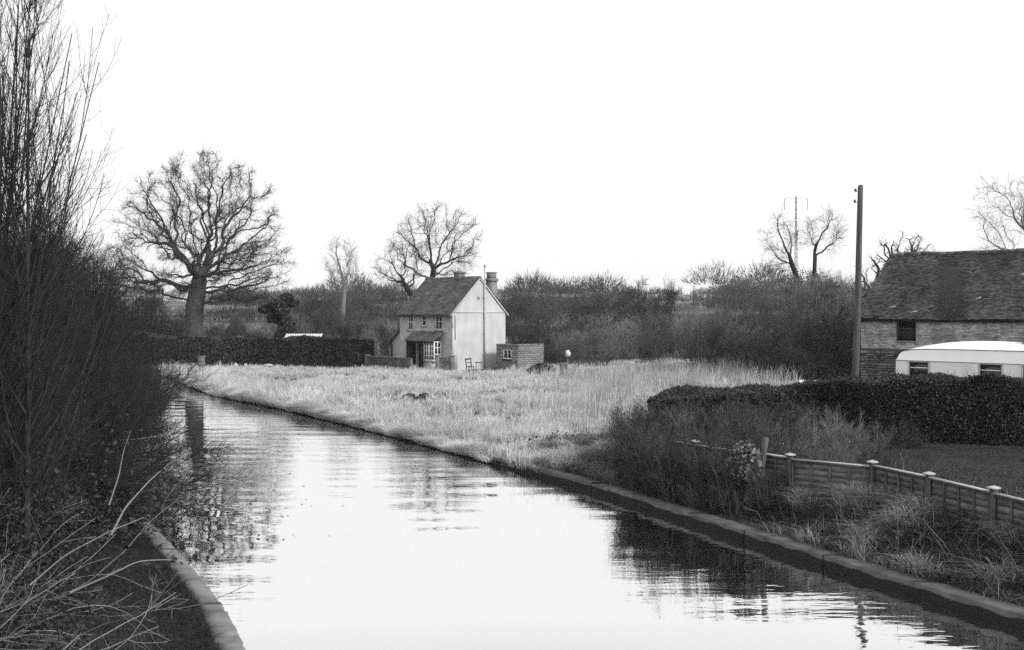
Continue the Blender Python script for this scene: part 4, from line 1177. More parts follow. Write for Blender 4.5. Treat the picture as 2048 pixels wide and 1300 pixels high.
    # slipped and broken tiles in a paler colour
    for (u, v, a) in [(1.75, .86, .3), (7.6, 3.32, .5), (7.75, 3.22, -.3), (8.62, 1.05, .5), (8.45, .95, .2), (6.0, 1.5, .6), (3.05, .48, .4), (10.4, 3.0, .6), (10.2, .9, .5)]:
        m_ = MB(); s = .16 * rng.uniform(.7, 1.2); q = []
        for dx, dy in ((-s, -.05), (s, -.05), (s, .06), (-s, .06)):
            q.append((u + dx * math.cos(a) - dy * math.sin(a), v + dx * math.sin(a) + dy * math.cos(a)))
        m_.hexa(np.array([f(*p, .06) for p in q] + [f(*p, .078) for p in q])); m_.build('slipped_tile', M['tilepale'], roof)
    rd = MB()
    for i in range(34):
        x = -.15 + i * (L + .3) / 34; z = RZ + .1 + sag(x, sl) * .9
        rd.tube([(x, D / 2, z), (x + (L + .3) / 34 - .012, D / 2, z + rng.uniform(-.012, .012))], .13, 8)
    rd.build('ridge_tiles', M['barntile'], roof)
    ev = MB(); ev.box((-.1, -.24, EV - .35), (L + .1, -.02, EV - .12)); ev.build('eaves_board', M['darkwood'], roof)
barn()

# ------------------------------------------------------------------ caravan
def caravan():
    z0 = 1.02
    o = thing('caravan', 'long white touring caravan parked behind the hedge in front of the barn', 'caravan', (16.75, 48.0, z0), -PI / 4)
    L, D = 6.9, 2.2
    xs = np.array([0, .02, .08, .18, .34, .6, 1.1, 1.8, 2.6, 3.4, 4.2, 5.0, 5.8, 6.3, 6.6, 6.75, 6.86, 6.9])
    top = np.interp(xs, [0, .02, .08, .18, .34, .6, 1.1, 1.8, 6.0, 6.5, 6.75, 6.9], [1.86, 1.98, 2.10, 2.19, 2.26, 2.31, 2.345, 2.36, 2.36, 2.30, 2.18, 1.86])
    crown = np.interp(xs, [0, .1, .3, .6, 1.1, 1.8, 2.8, 3.8, 5, 6.2, 6.9], [.0, .02, .05, .09, .16, .26, .34, .37, .33, .14, 0])
    NR = 9
    def ring(i, lift=0.0):
        pts = []
        for j in range(NR):
            s = j / (NR - 1); y = .17 + (D - .34) * s
            pts.append((xs[i], y, top[i] + crown[i] * math.sin(PI * s) ** .8 + lift))
        return pts
    m = MB(); V = []
    for i in range(len(xs)): V += ring(i)
    F = [(i * NR + j, (i + 1) * NR + j, (i + 1) * NR + j + 1, i * NR + j + 1) for i in range(len(xs) - 1) for j in range(NR - 1)]
    m.add(V, F); m.build('roof', M['caravanroof'], o, smooth_=True)
    # side walls, upper panel and lower panel
    m = MB()
    for y in (0, D):
        iy = .17 if y == 0 else -.17
        V = [(x, y, 1.83) for x in xs] + [(x, y + iy, t - .004) for x, t in zip(xs, top)]; n = len(xs)
        m.add(V, [(i, i + 1, i + 1 + n, i + n) for i in range(n - 1)])
    m.build('upper_panel', M['caravanroof'], o)
    win = [(.60, 1.46, 1.0, 1.80), (3.62, 4.52, 1.0, 1.80), (5.35, 6.1, 1.0, 1.80)]
    fs = frame_map((0, 0, 0), (1, 0, 0), (0, 0, 1), (0, -1, 0))
    m = MB(); wall_sheet(m, fs, 0, L, .42, 1.825, win, .05); 
    m.add([(0, 0, .42), (0, D, .42), (0, D, 1.86), (0, 0, 1.86), (L, 0, .42), (L, D, .42), (L, D, 1.86), (L, 0, 1.86)], [(0, 3, 2, 1), (4, 5, 6, 7), (1, 2, 6, 5), (0, 1, 5, 4)])
    m.build('side_panel', M['caravanwall'], o)
    t = MB(); t.box((.02, -.02, 1.825), (L - .02, 0.002, 1.85)); t.build('waist_trim', M['lead'], o)
    t = MB()
    for a, b, za, zb in zip(xs[4:-4], xs[5:-3], top[4:-4], top[5:-3]): t.bar((a, .158, za), (b, .158, zb), .03, .03)
    t.build('roof_trim', M['lead'], o)
    t = MB()
    for a, b, c, d in win:
        for x in (a - .05, b + .03): t.box((x, -.012, .5), (x + .02, .001, 1.8))
    t.build('panel_joint', M['lead'], o)
    for a, b, c, d in win:
        w = window(o, fs, a, b, c, d, 1, 1, M['steel'], -.03, .03)
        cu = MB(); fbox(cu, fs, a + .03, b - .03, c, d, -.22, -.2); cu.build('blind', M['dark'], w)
        cu = MB(); fbox(cu, fs, a + .05, b - .05, d - .28, d - .24, -.028, .0); cu.build('window_bar', M['white'], w)
    s = MB(); s.box((5.05, .75, 2.66), (5.75, 1.5, 2.80)); sk = s.build('skylight', M['lead'], o)
    s = MB(); s.box((5.0, .7, 2.80), (5.8, 1.55, 2.83)); s.build('skylight_lid', M['steel'], sk)
    for y in (.12, D - .12):
        w = MB(); w.tube([(3.6, y - .08, .33), (3.6, y + .08, .33)], [.33, .33], 20); wh = w.build('wheel', M['dark'], o)
        w = MB(); w.tube([(3.6, y - .09, .33), (3.6, y + .09, .33)], [.17, .17], 14); w.build('hub', M['lead'], wh)
    d = MB(); d.bar((L, D / 2 - .35, .45), (L + 1.1, D / 2, .45), .07); d.bar((L, D / 2 + .35, .45), (L + 1.1, D / 2, .45), .07); d.build('drawbar', M['steel'], o)
caravan()

# ------------------------------------------------------------------ telegraph pole and pylon
def pole():
    x, d, _ = P(1709, 0, 50); g = float(gh(x, d)); xt, _, zt = P(1722, 372, 50)
    o = thing('telegraph_pole', 'tall plain wooden telegraph pole leaning slightly, with two small insulators', 'telegraph pole', (x, d, g))
    top = np.array([xt - x, 0, zt - g]); n = 12
    m = MB(); pts = [top * t + np.array([.02 * math.sin(t * 5), 0, 0]) for t in np.linspace(-.05, 1, n)]
    m.tube(pts, np.linspace(.165, .118, n), 14); m.tube([pts[-1], pts[-1] + np.array([0, 0, .05])], [.118, .07], 14)
    m.build('pole', M['polewood'], o, smooth_=False)
    for px, py in ((1711, 380), (1709.5, 402)):
        a = np.array(P(px, py, 50)) - np.array([x, d, g]); q = np.array([top[0] * a[2] / top[2], 0, a[2]])
        b = MB(); b.bar(q, a + np.array([0, 0, -.08]), .022); b.bar(a + np.array([0, 0, -.1]), a + np.array([0, 0, -.02]), .02); br = b.build('bracket', M['steel'], o)
        i = MB(); i.tube([a + np.array([0, 0, -.07]), a + np.array([0, 0, -.03]), a, a + np.array([0, 0, .04]), a + np.array([0, 0, .07])], [.035, .06, .045, .055, .02], 10); i.build('insulator', M['ceramic'], br)
    s = MB(); 
    for k in range(6): s.bar((top[0] * (.3 + k * .05) + (.16 if k % 2 else -.16), 0, top[2] * (.3 + k * .05)), (top[0] * (.3 + k * .05), 0, top[2] * (.3 + k * .05)), .015)
    s.build('step_iron', M['steel'], o)
pole()

def pylon():
    d = 400; x, _, zt = P(1592, 388, d); g = float(gh(x, d)); H = zt - g
    o = thing('pylon', 'faint tall electricity pylon far off behind the twin ivy trees', 'pylon', (x, d, g), .15)
    def half(z): return .5 * (1 - z / H) ** 1.2 + .14
    lv = np.linspace(0, H * .98, 15); m = MB(); w = .055
    for sx in (-1, 1):
        for sy in (-1, 1):
            leg = MB()
            for a, b in zip(lv[:-1], lv[1:]): leg.bar((sx * half(a), sy * half(a), a), (sx * half(b), sy * half(b), b), w * 1.4)
            leg.build('leg', M['steel'], o)
    for a, b in zip(lv[:-1], lv[1:]):
        for s in (-1, 1):
            m.bar((-half(a), s * half(a), a), (half(b), s * half(b), b), w); m.bar((half(a), s * half(a), a), (-half(b), s * half(b), b), w)
            m.bar((s * half(a), -half(a), a), (s * half(b), half(b), b), w)
    m.build('bracing', M['steel'], o)
    for zz, ln in ((H - 1.6, 4.4), (H - 10.0, 4.6)):
        c = MB()
        for s in (-1, 1):
            c.bar((0, 0, zz), (s * ln, 0, zz - .2), w * 1.1); c.bar((0, 0, zz + 1.3), (s * ln, 0, zz - .2), w * 1.2)
        arm = c.build('cross_arm', M['steel'], o)
        for s in (-1, 1):
            i = MB(); i.tube([(s * ln, 0, zz - .2), (s * ln, 0, zz - 4.2)], .09, 6); i.build('insulator_string', M['ceramic'], arm)
pylon()
# ------------------------------------------------------------------ hedges
def hedge(name, label, pts, width, height, nleaf, size, mat=('hedge', 'hedgetop'), core=True, rough=.16, twigs=500, group=None, dens_top=.34, inset=.2, soft=.12):
    """a clipped but uneven hedge: leaves crowded in its outer skin, twigs poking out and an added dark core blocking light"""
    pts = [np.array(p, float) for p in pts]
    hs = height if hasattr(height, '__len__') else [height] * len(pts); ws = width if hasattr(width, '__len__') else [width] * len(pts)
    seg = np.array([np.linalg.norm(b - a) for a, b in zip(pts[:-1], pts[1:])]); cum = np.concatenate([[0], np.cumsum(seg)]); T = cum[-1]
    PX = np.array(pts)
    def at(s):
        x = np.interp(s, cum, PX[:, 0]); y = np.interp(s, cum, PX[:, 1])
        e = .05; tx = np.interp(s + e, cum, PX[:, 0]) - np.interp(s - e, cum, PX[:, 0]); ty = np.interp(s + e, cum, PX[:, 1]) - np.interp(s - e, cum, PX[:, 1])
        l = np.hypot(tx, ty) + 1e-9
        return x, y, -ty / l, tx / l
    mid = at(np.array([T / 2])); ox, oy = float(mid[0][0]), float(mid[1][0]); oz = float(gh(ox, oy))
    root = thing(name, label, 'hedge', (ox, oy, oz), 0, group)
    def place(s, c, v):                      # s along, c across -1..1, v height 0..1
        x, y, nx, ny = at(s); w = np.interp(s, cum, ws) / 2; h = np.interp(s, cum, hs)
        lump = 1 + vnoise(x * 1.0, y * 1.0 + 7, .8, 5) * rough + vnoise(x, y, 2.1, 6) * rough * .5
        taper = 1 - .22 * v ** 3
        px_ = x + nx * c * w * lump * taper; py_ = y + ny * c * w * lump * taper
        return np.column_stack([px_ - ox, py_ - oy, gh(x, y) - oz + v * h * (.92 + .16 * vnoise(px_, py_, .9, 9) * rough / .16 * .5 + .08)])
    n_top = int(nleaf * dens_top); n_side = nleaf - n_top
    s = rng.uniform(0, T, n_side); v = rng.random(n_side) ** .9; sgn = np.where(rng.random(n_side) < .7, -1, 1) * (1 - np.abs(rng.normal(0, soft, n_side)))
    # the camera side is the side whose normal points back to the bridge
    _, _, nx, ny = at(np.array([T / 2])); flip = 1 if ny[0] > 0 else -1
    side = place(s, sgn * flip, np.clip(v + rng.normal(0, .02, n_side), 0, 1.02))
    e = rng.random(n_side) < .12; 
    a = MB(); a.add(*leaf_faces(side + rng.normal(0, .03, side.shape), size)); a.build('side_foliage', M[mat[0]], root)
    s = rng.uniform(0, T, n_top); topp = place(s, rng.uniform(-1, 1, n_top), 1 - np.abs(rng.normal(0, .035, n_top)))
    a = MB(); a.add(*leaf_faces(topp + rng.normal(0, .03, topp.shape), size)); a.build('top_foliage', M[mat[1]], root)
    # end faces
    m = max(200, nleaf // 14); ends = []
    for s0 in (0, T):
        ends.append(place(np.full(m, s0), rng.uniform(-1, 1, m), rng.random(m)) + rng.normal(0, .07, (m, 3)))
    a = MB(); a.add(*leaf_faces(np.concatenate(ends), size)); a.build('end_foliage', M[mat[0]], root)
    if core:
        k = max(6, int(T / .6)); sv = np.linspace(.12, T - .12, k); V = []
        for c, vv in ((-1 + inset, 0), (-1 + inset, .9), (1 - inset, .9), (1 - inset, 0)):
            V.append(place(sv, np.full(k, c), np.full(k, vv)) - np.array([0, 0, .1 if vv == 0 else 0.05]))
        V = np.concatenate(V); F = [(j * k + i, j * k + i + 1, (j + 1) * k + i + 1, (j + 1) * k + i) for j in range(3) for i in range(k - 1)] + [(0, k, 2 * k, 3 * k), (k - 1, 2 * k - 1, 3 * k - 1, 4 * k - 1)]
        a = MB(); a.add(V, F); a.build('blocking_core', M['hedgecore'], root)  # solid core added so light from behind cannot show through
    if twigs:
        s = rng.uniform(0, T, twigs); p = place(s, rng.uniform(-1, 1, twigs), rng.uniform(.55, 1, twigs)); d = unit(rng.normal(size=(twigs, 3)) * .5 + np.array([0, 0, 1.0]))
        ln = rng.uniform(.1, .34, (twigs, 1)); Pn = np.stack([p - d * .1, p + d * ln * .5, p + d * ln + rng.normal(0, .03, (twigs, 3))], 1)
        a = MB(); a.add(*tubes(Pn, np.tile(np.array([.006, .005, .003]), (twigs, 1)), 3)); a.build('shoots', M['twig'], root)
    return root

hedge('garden_hedge', 'tall clipped dark hedge at the back of the lawn, below the caravan', [(18.2, 32.8), (14.6, 34.0), (11.8, 35.0), (11.0, 36.0)], 1.7, [2.0, 2.0, 2.0, 1.85], 115000, .046, twigs=2600)
hedge('garden_hedge', 'lower dark hedge running from the tall hedge towards the field', [(11.2, 36.3), (9.6, 37.2), (8.0, 38.2)], 1.6, [1.85, 1.65, 1.6], 48000, .05, twigs=1300)
hedge('garden_hedge', 'broad flat topped dark hedge mound at the field end of the garden', [(8.3, 35.6), (6.6, 34.8), (5.1, 34.8), (4.5, 34.8)], [3.4, 3.6, 3.2, 2.4], [1.72, 1.75, 1.65, 1.5], 80000, .046, twigs=2400, dens_top=.5)
hb = 88.5
hx = lambda px: (px - 1024) / FPX * hb
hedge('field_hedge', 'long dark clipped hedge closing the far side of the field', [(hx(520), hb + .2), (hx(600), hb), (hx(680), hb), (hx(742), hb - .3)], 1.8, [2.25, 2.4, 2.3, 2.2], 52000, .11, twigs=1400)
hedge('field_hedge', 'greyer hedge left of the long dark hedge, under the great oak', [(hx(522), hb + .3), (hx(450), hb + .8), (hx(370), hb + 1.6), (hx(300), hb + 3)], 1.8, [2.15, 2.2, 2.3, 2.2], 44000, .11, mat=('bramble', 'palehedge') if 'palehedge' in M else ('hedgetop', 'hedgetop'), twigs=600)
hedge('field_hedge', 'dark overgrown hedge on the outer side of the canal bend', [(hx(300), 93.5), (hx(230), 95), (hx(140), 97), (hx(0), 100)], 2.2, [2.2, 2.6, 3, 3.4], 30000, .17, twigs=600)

# ------------------------------------------------------------------ garden fence of larch lap panels
def fence():
    posts = [(4.28, 28.75), (4.68, 28.1), (5.56, 26.7), (6.42, 25.4), (7.93, 24.2), (8.53, 22.5), (9.02, 20.6), (9.5, 18.7), (9.95, 16.8)]
    base = posts[3]; z0 = .8
    o = thing('garden_fence', 'low wooden lap panel fence with capped posts round the lawn', 'fence', (base[0], base[1], z0))
    for x, y in posts[1:]:
        m = MB(); zt = .86 + random.uniform(-.015, .015); m.box((-.05, -.05, -.5), (.05, .05, zt), .5, (x - base[0], y - base[1], 0)); p = m.build('post', M['fencepost'], o)
        c = MB(); r = .5; 
        c.box((-.09, -.09, zt + .001), (.09, .09, zt + .03), r, (x - base[0], y - base[1], 0))
        v = [(-.09, -.09, zt + .031), (.09, -.09, zt + .031), (.09, .09, zt + .031), (-.09, .09, zt + .031), (0, 0, zt + .065)]
        v = [(a * math.cos(r) - b * math.sin(r) + x - base[0], a * math.sin(r) + b * math.cos(r) + y - base[1], q) for a, b, q in v]
        c.add(v, [(0, 1, 4), (1, 2, 4), (2, 3, 4), (3, 0, 4)]); c.build('post_cap', M['capping'], p)
    for (xa, ya), (xb, yb) in zip(posts[:-1], posts[1:]):
        L = math.hypot(xb - xa, yb - ya) - .11; rz = math.atan2(yb - ya, xb - xa); ca, sa = math.cos(rz), math.sin(rz)
        ox, oy = xa - base[0] + ca * .055, ya - base[1] + sa * .055
        f = frame_map((ox, oy, 0), (ca, sa, 0), (0, 0, 1), (sa, -ca, 0))     # +depth looks to the canal
        dz = random.uniform(-.02, .02)
        m = MB(); fbox(m, f, 0, L, .74 + dz, .79 + dz, .012, .04); pan = m.build('panel', M['fencepost'], o)
        m = MB(); fbox(m, f, -.01, L + .01, .792 + dz, .817 + dz, -.04, .055); m.build('capping_rail', M['capping'], pan)
        for k in range(6):
            v0 = -.08 + k * .138 + dz; m = MB(); nseg = 5; us = np.linspace(0, L, nseg + 1); wv_ = rng.uniform(-.012, .012, nseg + 1)
            V = []
            for u, w in zip(us, wv_): V += [f(u, v0 + w, .016), f(u, v0 + .15 + w * .5, -.004), f(u, v0 + .15 + w * .5, -.014), f(u, v0 + w, .004)]
            F = [(i * 4 + j, (i + 1) * 4 + j, (i + 1) * 4 + (j + 1) % 4, i * 4 + (j + 1) % 4) for i in range(nseg) for j in range(4)] + [(0, 1, 2, 3), (nseg * 4, nseg * 4 + 3, nseg * 4 + 2, nseg * 4 + 1)]
            m.add(V, F); m.build('slat', M['slat'], pan)
        for k in range(5):
            u = .02 + (L - .04) * k / 4; m = MB(); fbox(m, f, u - .02, u + .02, -.12, .738 + dz, .02, .045); m.build('batten', M['fencepost'], pan)
fence()

# ------------------------------------------------------------------ thicket on the near left bank
def sapling_mesh(nst, lean, L, straight, r0, n1, n2, n3, l1, l2, l3, up=.10, lean_dir=None, wig=.06, ld=None):
    S, R = stems(nst, .35, lean, L, up * .5, wig * .5, 14, r0, .008, lean_dir, straight)
    P1, R1 = grow(S, R, n1, .12, .96, l1, (22, 48), up, wig, 8, .022, .004)
    P2, R2 = grow(P1, R1, n2, .12, .98, l2, (22, 50), up, wig * 1.4, 6, .009, .0028)
    P3, R3 = grow(P2, R2, n3, .15, 1, l3, (25, 60), up * .8, .14, 4, .0045, .002)
    a = MB(); a.add(*tubes(S, R, 7)); a.add(*tubes(P1, R1, 4))
    b = MB(); b.add(*tubes(P2, R2, 3)); b.add(*tubes(P3, R3, 3))
    return a, b, (P2, P3)

def bare_shrub(label, loc, args, rz=0, name='bare_shrub', cat='shrub', group=None, mats=('bark', 'twig')):
    o = thing(name, label, cat, loc, rz, group)
    a, b, _ = sapling_mesh(**args); a.build('stems', M[mats[0]], o); b.build('crown', M[mats[1]], o)
    return o
GT = 'thicket along the towpath bank'
def bank(x, y): return (x, y, float(gh(x, y)) - .05)
# tall sapling whose straight stem stands against the sky
bare_shrub('tall ash sapling with one straight main stem against the sky', bank(-7.15, 16.2), dict(nst=1, lean=(4, 16), L=(9.0, 9.2), straight=1, r0=.07, n1=36, n2=6, n3=3, l1=(1.4, 3.4), l2=(.6, 1.5), l3=(.2, .6), up=.15, wig=.05), name='ash_sapling', cat='tree')
proto_a = bare_shrub('upswept multi stemmed shrub beside the tall sapling, tips curving over the sky', bank(-9.2, 17.6), dict(nst=11, lean=(3, 34), L=(4.8, 8.6), straight=0, r0=.03, n1=9, n2=6, n3=4, l1=(1.2, 3.0), l2=(.5, 1.3), l3=(.15, .5), up=.15, lean_dir=(.38, 0, 0)), group=GT)
proto_b = bare_shrub('broad dense thorn bush hanging over the far end of the pale edging', bank(-14.4, 29.6), dict(nst=15, lean=(22, 72), L=(3.4, 6.2), straight=0, r0=.038, n1=14, n2=10, n3=6, l1=(1.0, 2.6), l2=(.4, 1.1), l3=(.12, .42), up=.07, wig=.10, lean_dir=(.7, -.1, 0)), group=GT)
proto_c = bare_shrub('low spreading thorn bush with trailing twigs over the water', bank(-12.2, 24.4), dict(nst=16, lean=(40, 85), L=(2.2, 4.2), straight=0, r0=.028, lean_dir=(.7, -.1, 0), n1=12, n2=9, n3=5, l1=(.8, 1.8), l2=(.35, .9), l3=(.12, .38), up=.03, wig=.11), group=GT)
proto_d = bare_shrub('dense upright thorn tree filling the thicket behind the tall sapling', bank(-9.6, 18.6), dict(nst=12, lean=(4, 34), L=(4.6, 7.0), straight=0, r0=.04, n1=16, n2=11, n3=6, l1=(1.0, 2.4), l2=(.4, 1.0), l3=(.12, .42), up=.08, wig=.10), group=GT)
def again(p, x, y, s, label, rz=None, sz=None):
    c = copy_tree(p); c.location = bank(x, y); c.rotation_euler = (0, 0, random.uniform(0, 6.28) if rz is None else rz); c.scale = (s, s, sz or s); tag(c, label); return c
TD = 'dense upright thorn tree of the left bank thicket'
proto_a.scale = (1.0, 1.0, 1.2)
again(proto_a, -8.7, 16.3, .9, 'upswept shrub right beside the tall sapling, the nearest of its kind', .5, 1.15)
for x, y, s, sz in [(-8.8, 16.0, .8, .85), (-10.6, 20.6, .95, 1.0), (-11.4, 22.6, .95, 1.0), (-12.0, 24.8, 1.0, 1.05), (-12.7, 27.0, 1.0, 1.1), (-13.3, 29.2, 1.0, 1.1), (-14.0, 31.4, 1.05, 1.1), (-15.6, 33.8, 1.05, 1.15), (-17.2, 36.6, 1.1, 1.15), (-19.2, 40.0, 1.1, 1.1), (-12.8, 22.0, 1.1, 1.2), (-14.6, 26.0, 1.15, 1.25)]:
    again(proto_d, x, y, s, TD, None, sz)
TL = 'dark bare thorn bush in the tangled thicket along the left bank'
again(proto_a, -12.2, 20.6, .85, 'upswept shrub behind the tall sapling, reaching well above the thicket', .4)
again(proto_a, -15.8, 28.5, .85, 'upswept shrub deeper in the thicket, showing left of the great oak', -.3)
for p, x, y, s, sz in [(proto_b, -11.0, 17.4, .8, .9), (proto_b, -12.6, 21.0, .85, .95), (proto_b, -12.7, 24.4, .85, 1.0), (proto_b, -15.2, 33.0, .85, 1.0), (proto_b, -18.4, 38.5, .9, 1.05), (proto_b, -17.0, 34.5, .95, 1.15), (proto_b, -21.4, 44.5, .95, 1.05), (proto_b, -24.4, 51.0, 1.0, 1.05), (proto_b, -14.3, 27.5, .9, 1.1), (proto_b, -29.4, 58.0, 1.05, 1.1), (proto_c, -11.6, 28.4, .95, 1.2), (proto_c, -14.0, 33.5, 1.0, 1.1), (proto_c, -16.6, 38.8, 1.05, 1.1), (proto_c, -10.9, 22.6, .85, .95), (proto_c, -10.8, 18.6, .8, .95), (proto_b, -9.9, 14.6, .7, .85), (proto_c, -20.4, 46, 1.1, 1.1), (proto_b, -13.8, 31.0, .75, .85), (proto_c, -11.9, 25.8, .9, 1.05), (proto_b, -13.5, 22.0, 1.0, 1.2), (proto_b, -15.2, 30.0, 1.0, 1.25), (proto_b, -18.8, 36.0, 1.05, 1.25), (proto_b, -13.6, 19.0, .95, 1.2), (proto_b, -20.4, 41.0, 1.05, 1.25), (proto_b, -17.0, 29.0, 1.1, 1.35), (proto_b, -12.6, 27.0, .9, 1.1), (proto_b, -14.0, 31.5, 1.0, 1.2), (proto_b, -15.6, 35.0, 1.0, 1.1)]:
    again(p, x, y, s, TL, random.uniform(-.8, .8), sz)
for x, y, s, sz, r in [(-13.8, 30.4, .9, 1.4, .1), (-15.2, 33.2, .95, 1.45, -.2), (-13.6, 28.2, .85, 1.4, .3)]:
    again(proto_b, x, y, s, TL, r, sz)

# leafy dark bottom of the thicket: ivy and bramble that close it off
def undergrowth():
    pts = []
    for k in range(420):
        y = 11.5 + 42 * rng.random() ** 1.25; off = .55 + abs(rng.normal(0, 2.3)) if y > 22 else 2.3 + abs(rng.normal(0, 2.0))
        x = xl(y) - off - (.9 if y < 24 else 0); z = float(gh(x, y)); hgt = rng.uniform(.3, 2.2) * min(1, off / 2.2) * (1.25 if y > 20 else .8)
        n = int(300 * (1 + 20 / y))
        pts.append(np.array([x, y, z + hgt * .5]) + rng.normal(size=(n, 3)) * np.array([.55, .55, .34 * hgt + .12]))
    pts = np.concatenate(pts); pts = pts[(pts[:, 2] > gh(pts[:, 0], pts[:, 1]) - .05) & in_view(pts, 120)]
    mb = MB(); mb.add(*leaf_faces(pts, np.clip(.0024 * pts[:, 1:2], .026, .09))); tag(mb.build('undergrowth', M['bramble']), 'dark ivy and bramble undergrowth below the thicket', kind='stuff')
    print('undergrowth', len(pts))
undergrowth()

# bramble arches in the foreground, pale against the dark bank
def bramble(label, loc, n, L, lean_dir, group, rz=0):
    o = thing('bramble', label, 'bramble', loc, rz, group)
    S, R = stems(n, .6, (20, 70), L, -.004, .12, 18, .009, .004, lean_dir)
    P1, R1 = grow(S, R, 5, .25, .95, (.35, 1.1), (25, 60), -.01, .10, 7, .006, .003)
    P2, R2 = grow(P1, R1, 4, .15, .95, (.08, .35), (30, 65), 0, .14, 4, .0032, .002)
    a = MB(); a.add(*tubes(S, R, 5)); a.build('canes', M['twigpale'], o)
    b = MB(); b.add(*tubes(P1, R1, 4)); b.add(*tubes(P2, R2, 3)); b.build('sprays', M['twigpale'], o)
    return o, S, P1
GB = 'bramble canes over the near bank'
BL = 'pale arching bramble canes crossing the dark near bank'
tips = []
for (x, y, n, L, ld) in [(-6.1, 9.4, 6, (2.2, 3.6), (2.2, .3, .2)), (-6.6, 11.0, 7, (2.4, 4.0), (2.2, .2, .2)), (-7.2, 12.6, 7, (2.6, 4.2), (2.2, .1, .2)), (-5.4, 8.2, 5, (1.8, 3.0), (2.0, .5, .2)), (-7.8, 14.2, 7, (2.4, 3.8), (2.2, 0, .25)), (-8.4, 15.8, 7, (2.4, 3.8), (2.2, 0, .25))]:
    o, S, P1 = bramble(BL, bank(x, y), n, L, ld, GB)
    tips.append((np.array(o.location), S))

# one long twig with a few hanging leaves over the pale edging
def leafy_twig(label, pts, r, leaves, side_n):
    base = np.array(pts[0]); o = thing('leafy_twig', label, 'twig', tuple(base))
    P0 = np.array(pts) - base
    t = np.linspace(0, 1, len(P0)); tt = np.linspace(0, 1, 18)
    Q = np.stack([np.interp(tt, t, P0[:, i]) for i in range(3)], 1); Q[1:-1] = (Q[:-2] + 2 * Q[1:-1] + Q[2:]) / 4
    R = np.linspace(r, r * .3, 18)
    a = MB(); a.add(*tubes(Q[None], R[None], 5)); a.build('stem', M['twigpale'], o)
    P1, R1 = grow(Q[None], R[None], side_n, .25, 1, (.15, .5), (30, 60), .02, .1, 5, r * .5, .002)
    b = MB(); b.add(*tubes(P1, R1, 3)); b.build('sprays', M['twig'], o)
    k = MB(); ends = np.concatenate([P1[:, -1], Q[-5:]]); idx = rng.integers(0, len(ends), leaves)
    k.add(*leaf_faces(ends[idx] + rng.normal(0, .035, (leaves, 3)), .055)); k.build('leaves', M['bramble'], o)
leafy_twig('thin twig with dark leaves hanging over the pale edging', [P(140, 1185, 11.2), P(220, 1150, 11.4), P(275, 1122, 11.6), P(330, 1119, 11.8), P(395, 1124, 12)], .011, 26, 9)
leafy_twig('twig with small dark leaves at the far tip of the pale edging', [P(60, 1170, 12.2), P(130, 1110, 12.4), P(220, 1062, 12.8), P(300, 1030, 13.2)], .012, 24, 9)
leafy_twig('bare dark branch stretching low across the water reflections', [P(170, 895, 27), P(215, 878, 27), P(260, 880, 27), P(325, 872, 27), P(370, 838, 27)], .03, 8, 10)
leafy_twig('slanting twig rising from the edging across the water', [P(222, 1070, 15), P(250, 1015, 15.2), P(300, 960, 15.4), P(368, 902, 15.6)], .018, 8, 12)
leafy_twig('thin twig rising steeply beside the slanting twig', [P(218, 1010, 17), P(238, 950, 17.2), P(246, 905, 17.3), P(262, 860, 17.4)], .014, 8, 14)

# ------------------------------------------------------------------ grass
def field_points(n, ymin, ymax):
    y = ymin + (ymax - ymin) * rng.random(n) ** 1.35
    x = rng.uniform(-700, 1600 - 1024, n) / FPX * y * 1.0
    return x, y

def field_grass():
    x, y = field_points(580000, 33, 92)
    sr = (x - xr(y)) * .88
    clump = vnoise(x, y, 1.3, 21) * .7 + vnoise(x, y, .35, 22) * .6
    ok = (sr > -.12 + .12 * vnoise(x, y, 1.1, 23)) & (rng.random(len(x)) < .55 + .45 * clump + .5 * np.exp(-sr / 1.6))
    # keep clear of the garden, the house and the deep scrub
    ok &= ~((y < 37.5) & (x > 2.6 + (y - 30) * .05))
    lx = (x + 4.44) * math.cos(HR) + (y - 82) * math.sin(HR); ly = -(x + 4.44) * math.sin(HR) + (y - 82) * math.cos(HR)
    ok &= ~((lx > -.9) & (lx < 6) & (ly > -3.7) & (ly < 8))
    ok &= y < 87 + 4 * smooth(0, 10, x)
    x, y, sr, clump = x[ok], y[ok], sr[ok], clump[ok]
    p = np.column_stack([x, y, gh(x, y) - .02])
    k = in_view(p); p = p[k]; sr = sr[k]; clump = clump[k]
    n = len(p)
    bankside = np.exp(-sr / 2.2) * smooth(38, 50, p[:, 1])
    tall = np.clip(.26 + .24 * clump + .85 * bankside * (.65 + .7 * clump), .08, 1.5) * rng.uniform(.5, 1.4, n)
    w = .014 + .00022 * p[:, 1]
    dark = rng.random(n) < np.clip(.33 - 1.3 * clump - .25 * bankside + .2 * (1 - smooth(36, 50, p[:, 1])), .05, .85)
    for sel, mat, nm, lb in ((~dark, 'straw', 'field_grass', 'pale bleached rough grass of the field'), (dark, 'midgrass', 'low_grass', 'darker short grass between the pale tussocks')):
        mb = MB(); hh = tall[sel] * (1 if nm == 'field_grass' else .6)
        mb.add(*blades(p[sel], hh, w[sel] * rng.uniform(.6, 1.3, sel.sum()), .38, (.10, -.03)))
        tag(mb.build(nm, M[mat]), lb, kind='stuff')
    print('field', n)
field_grass()

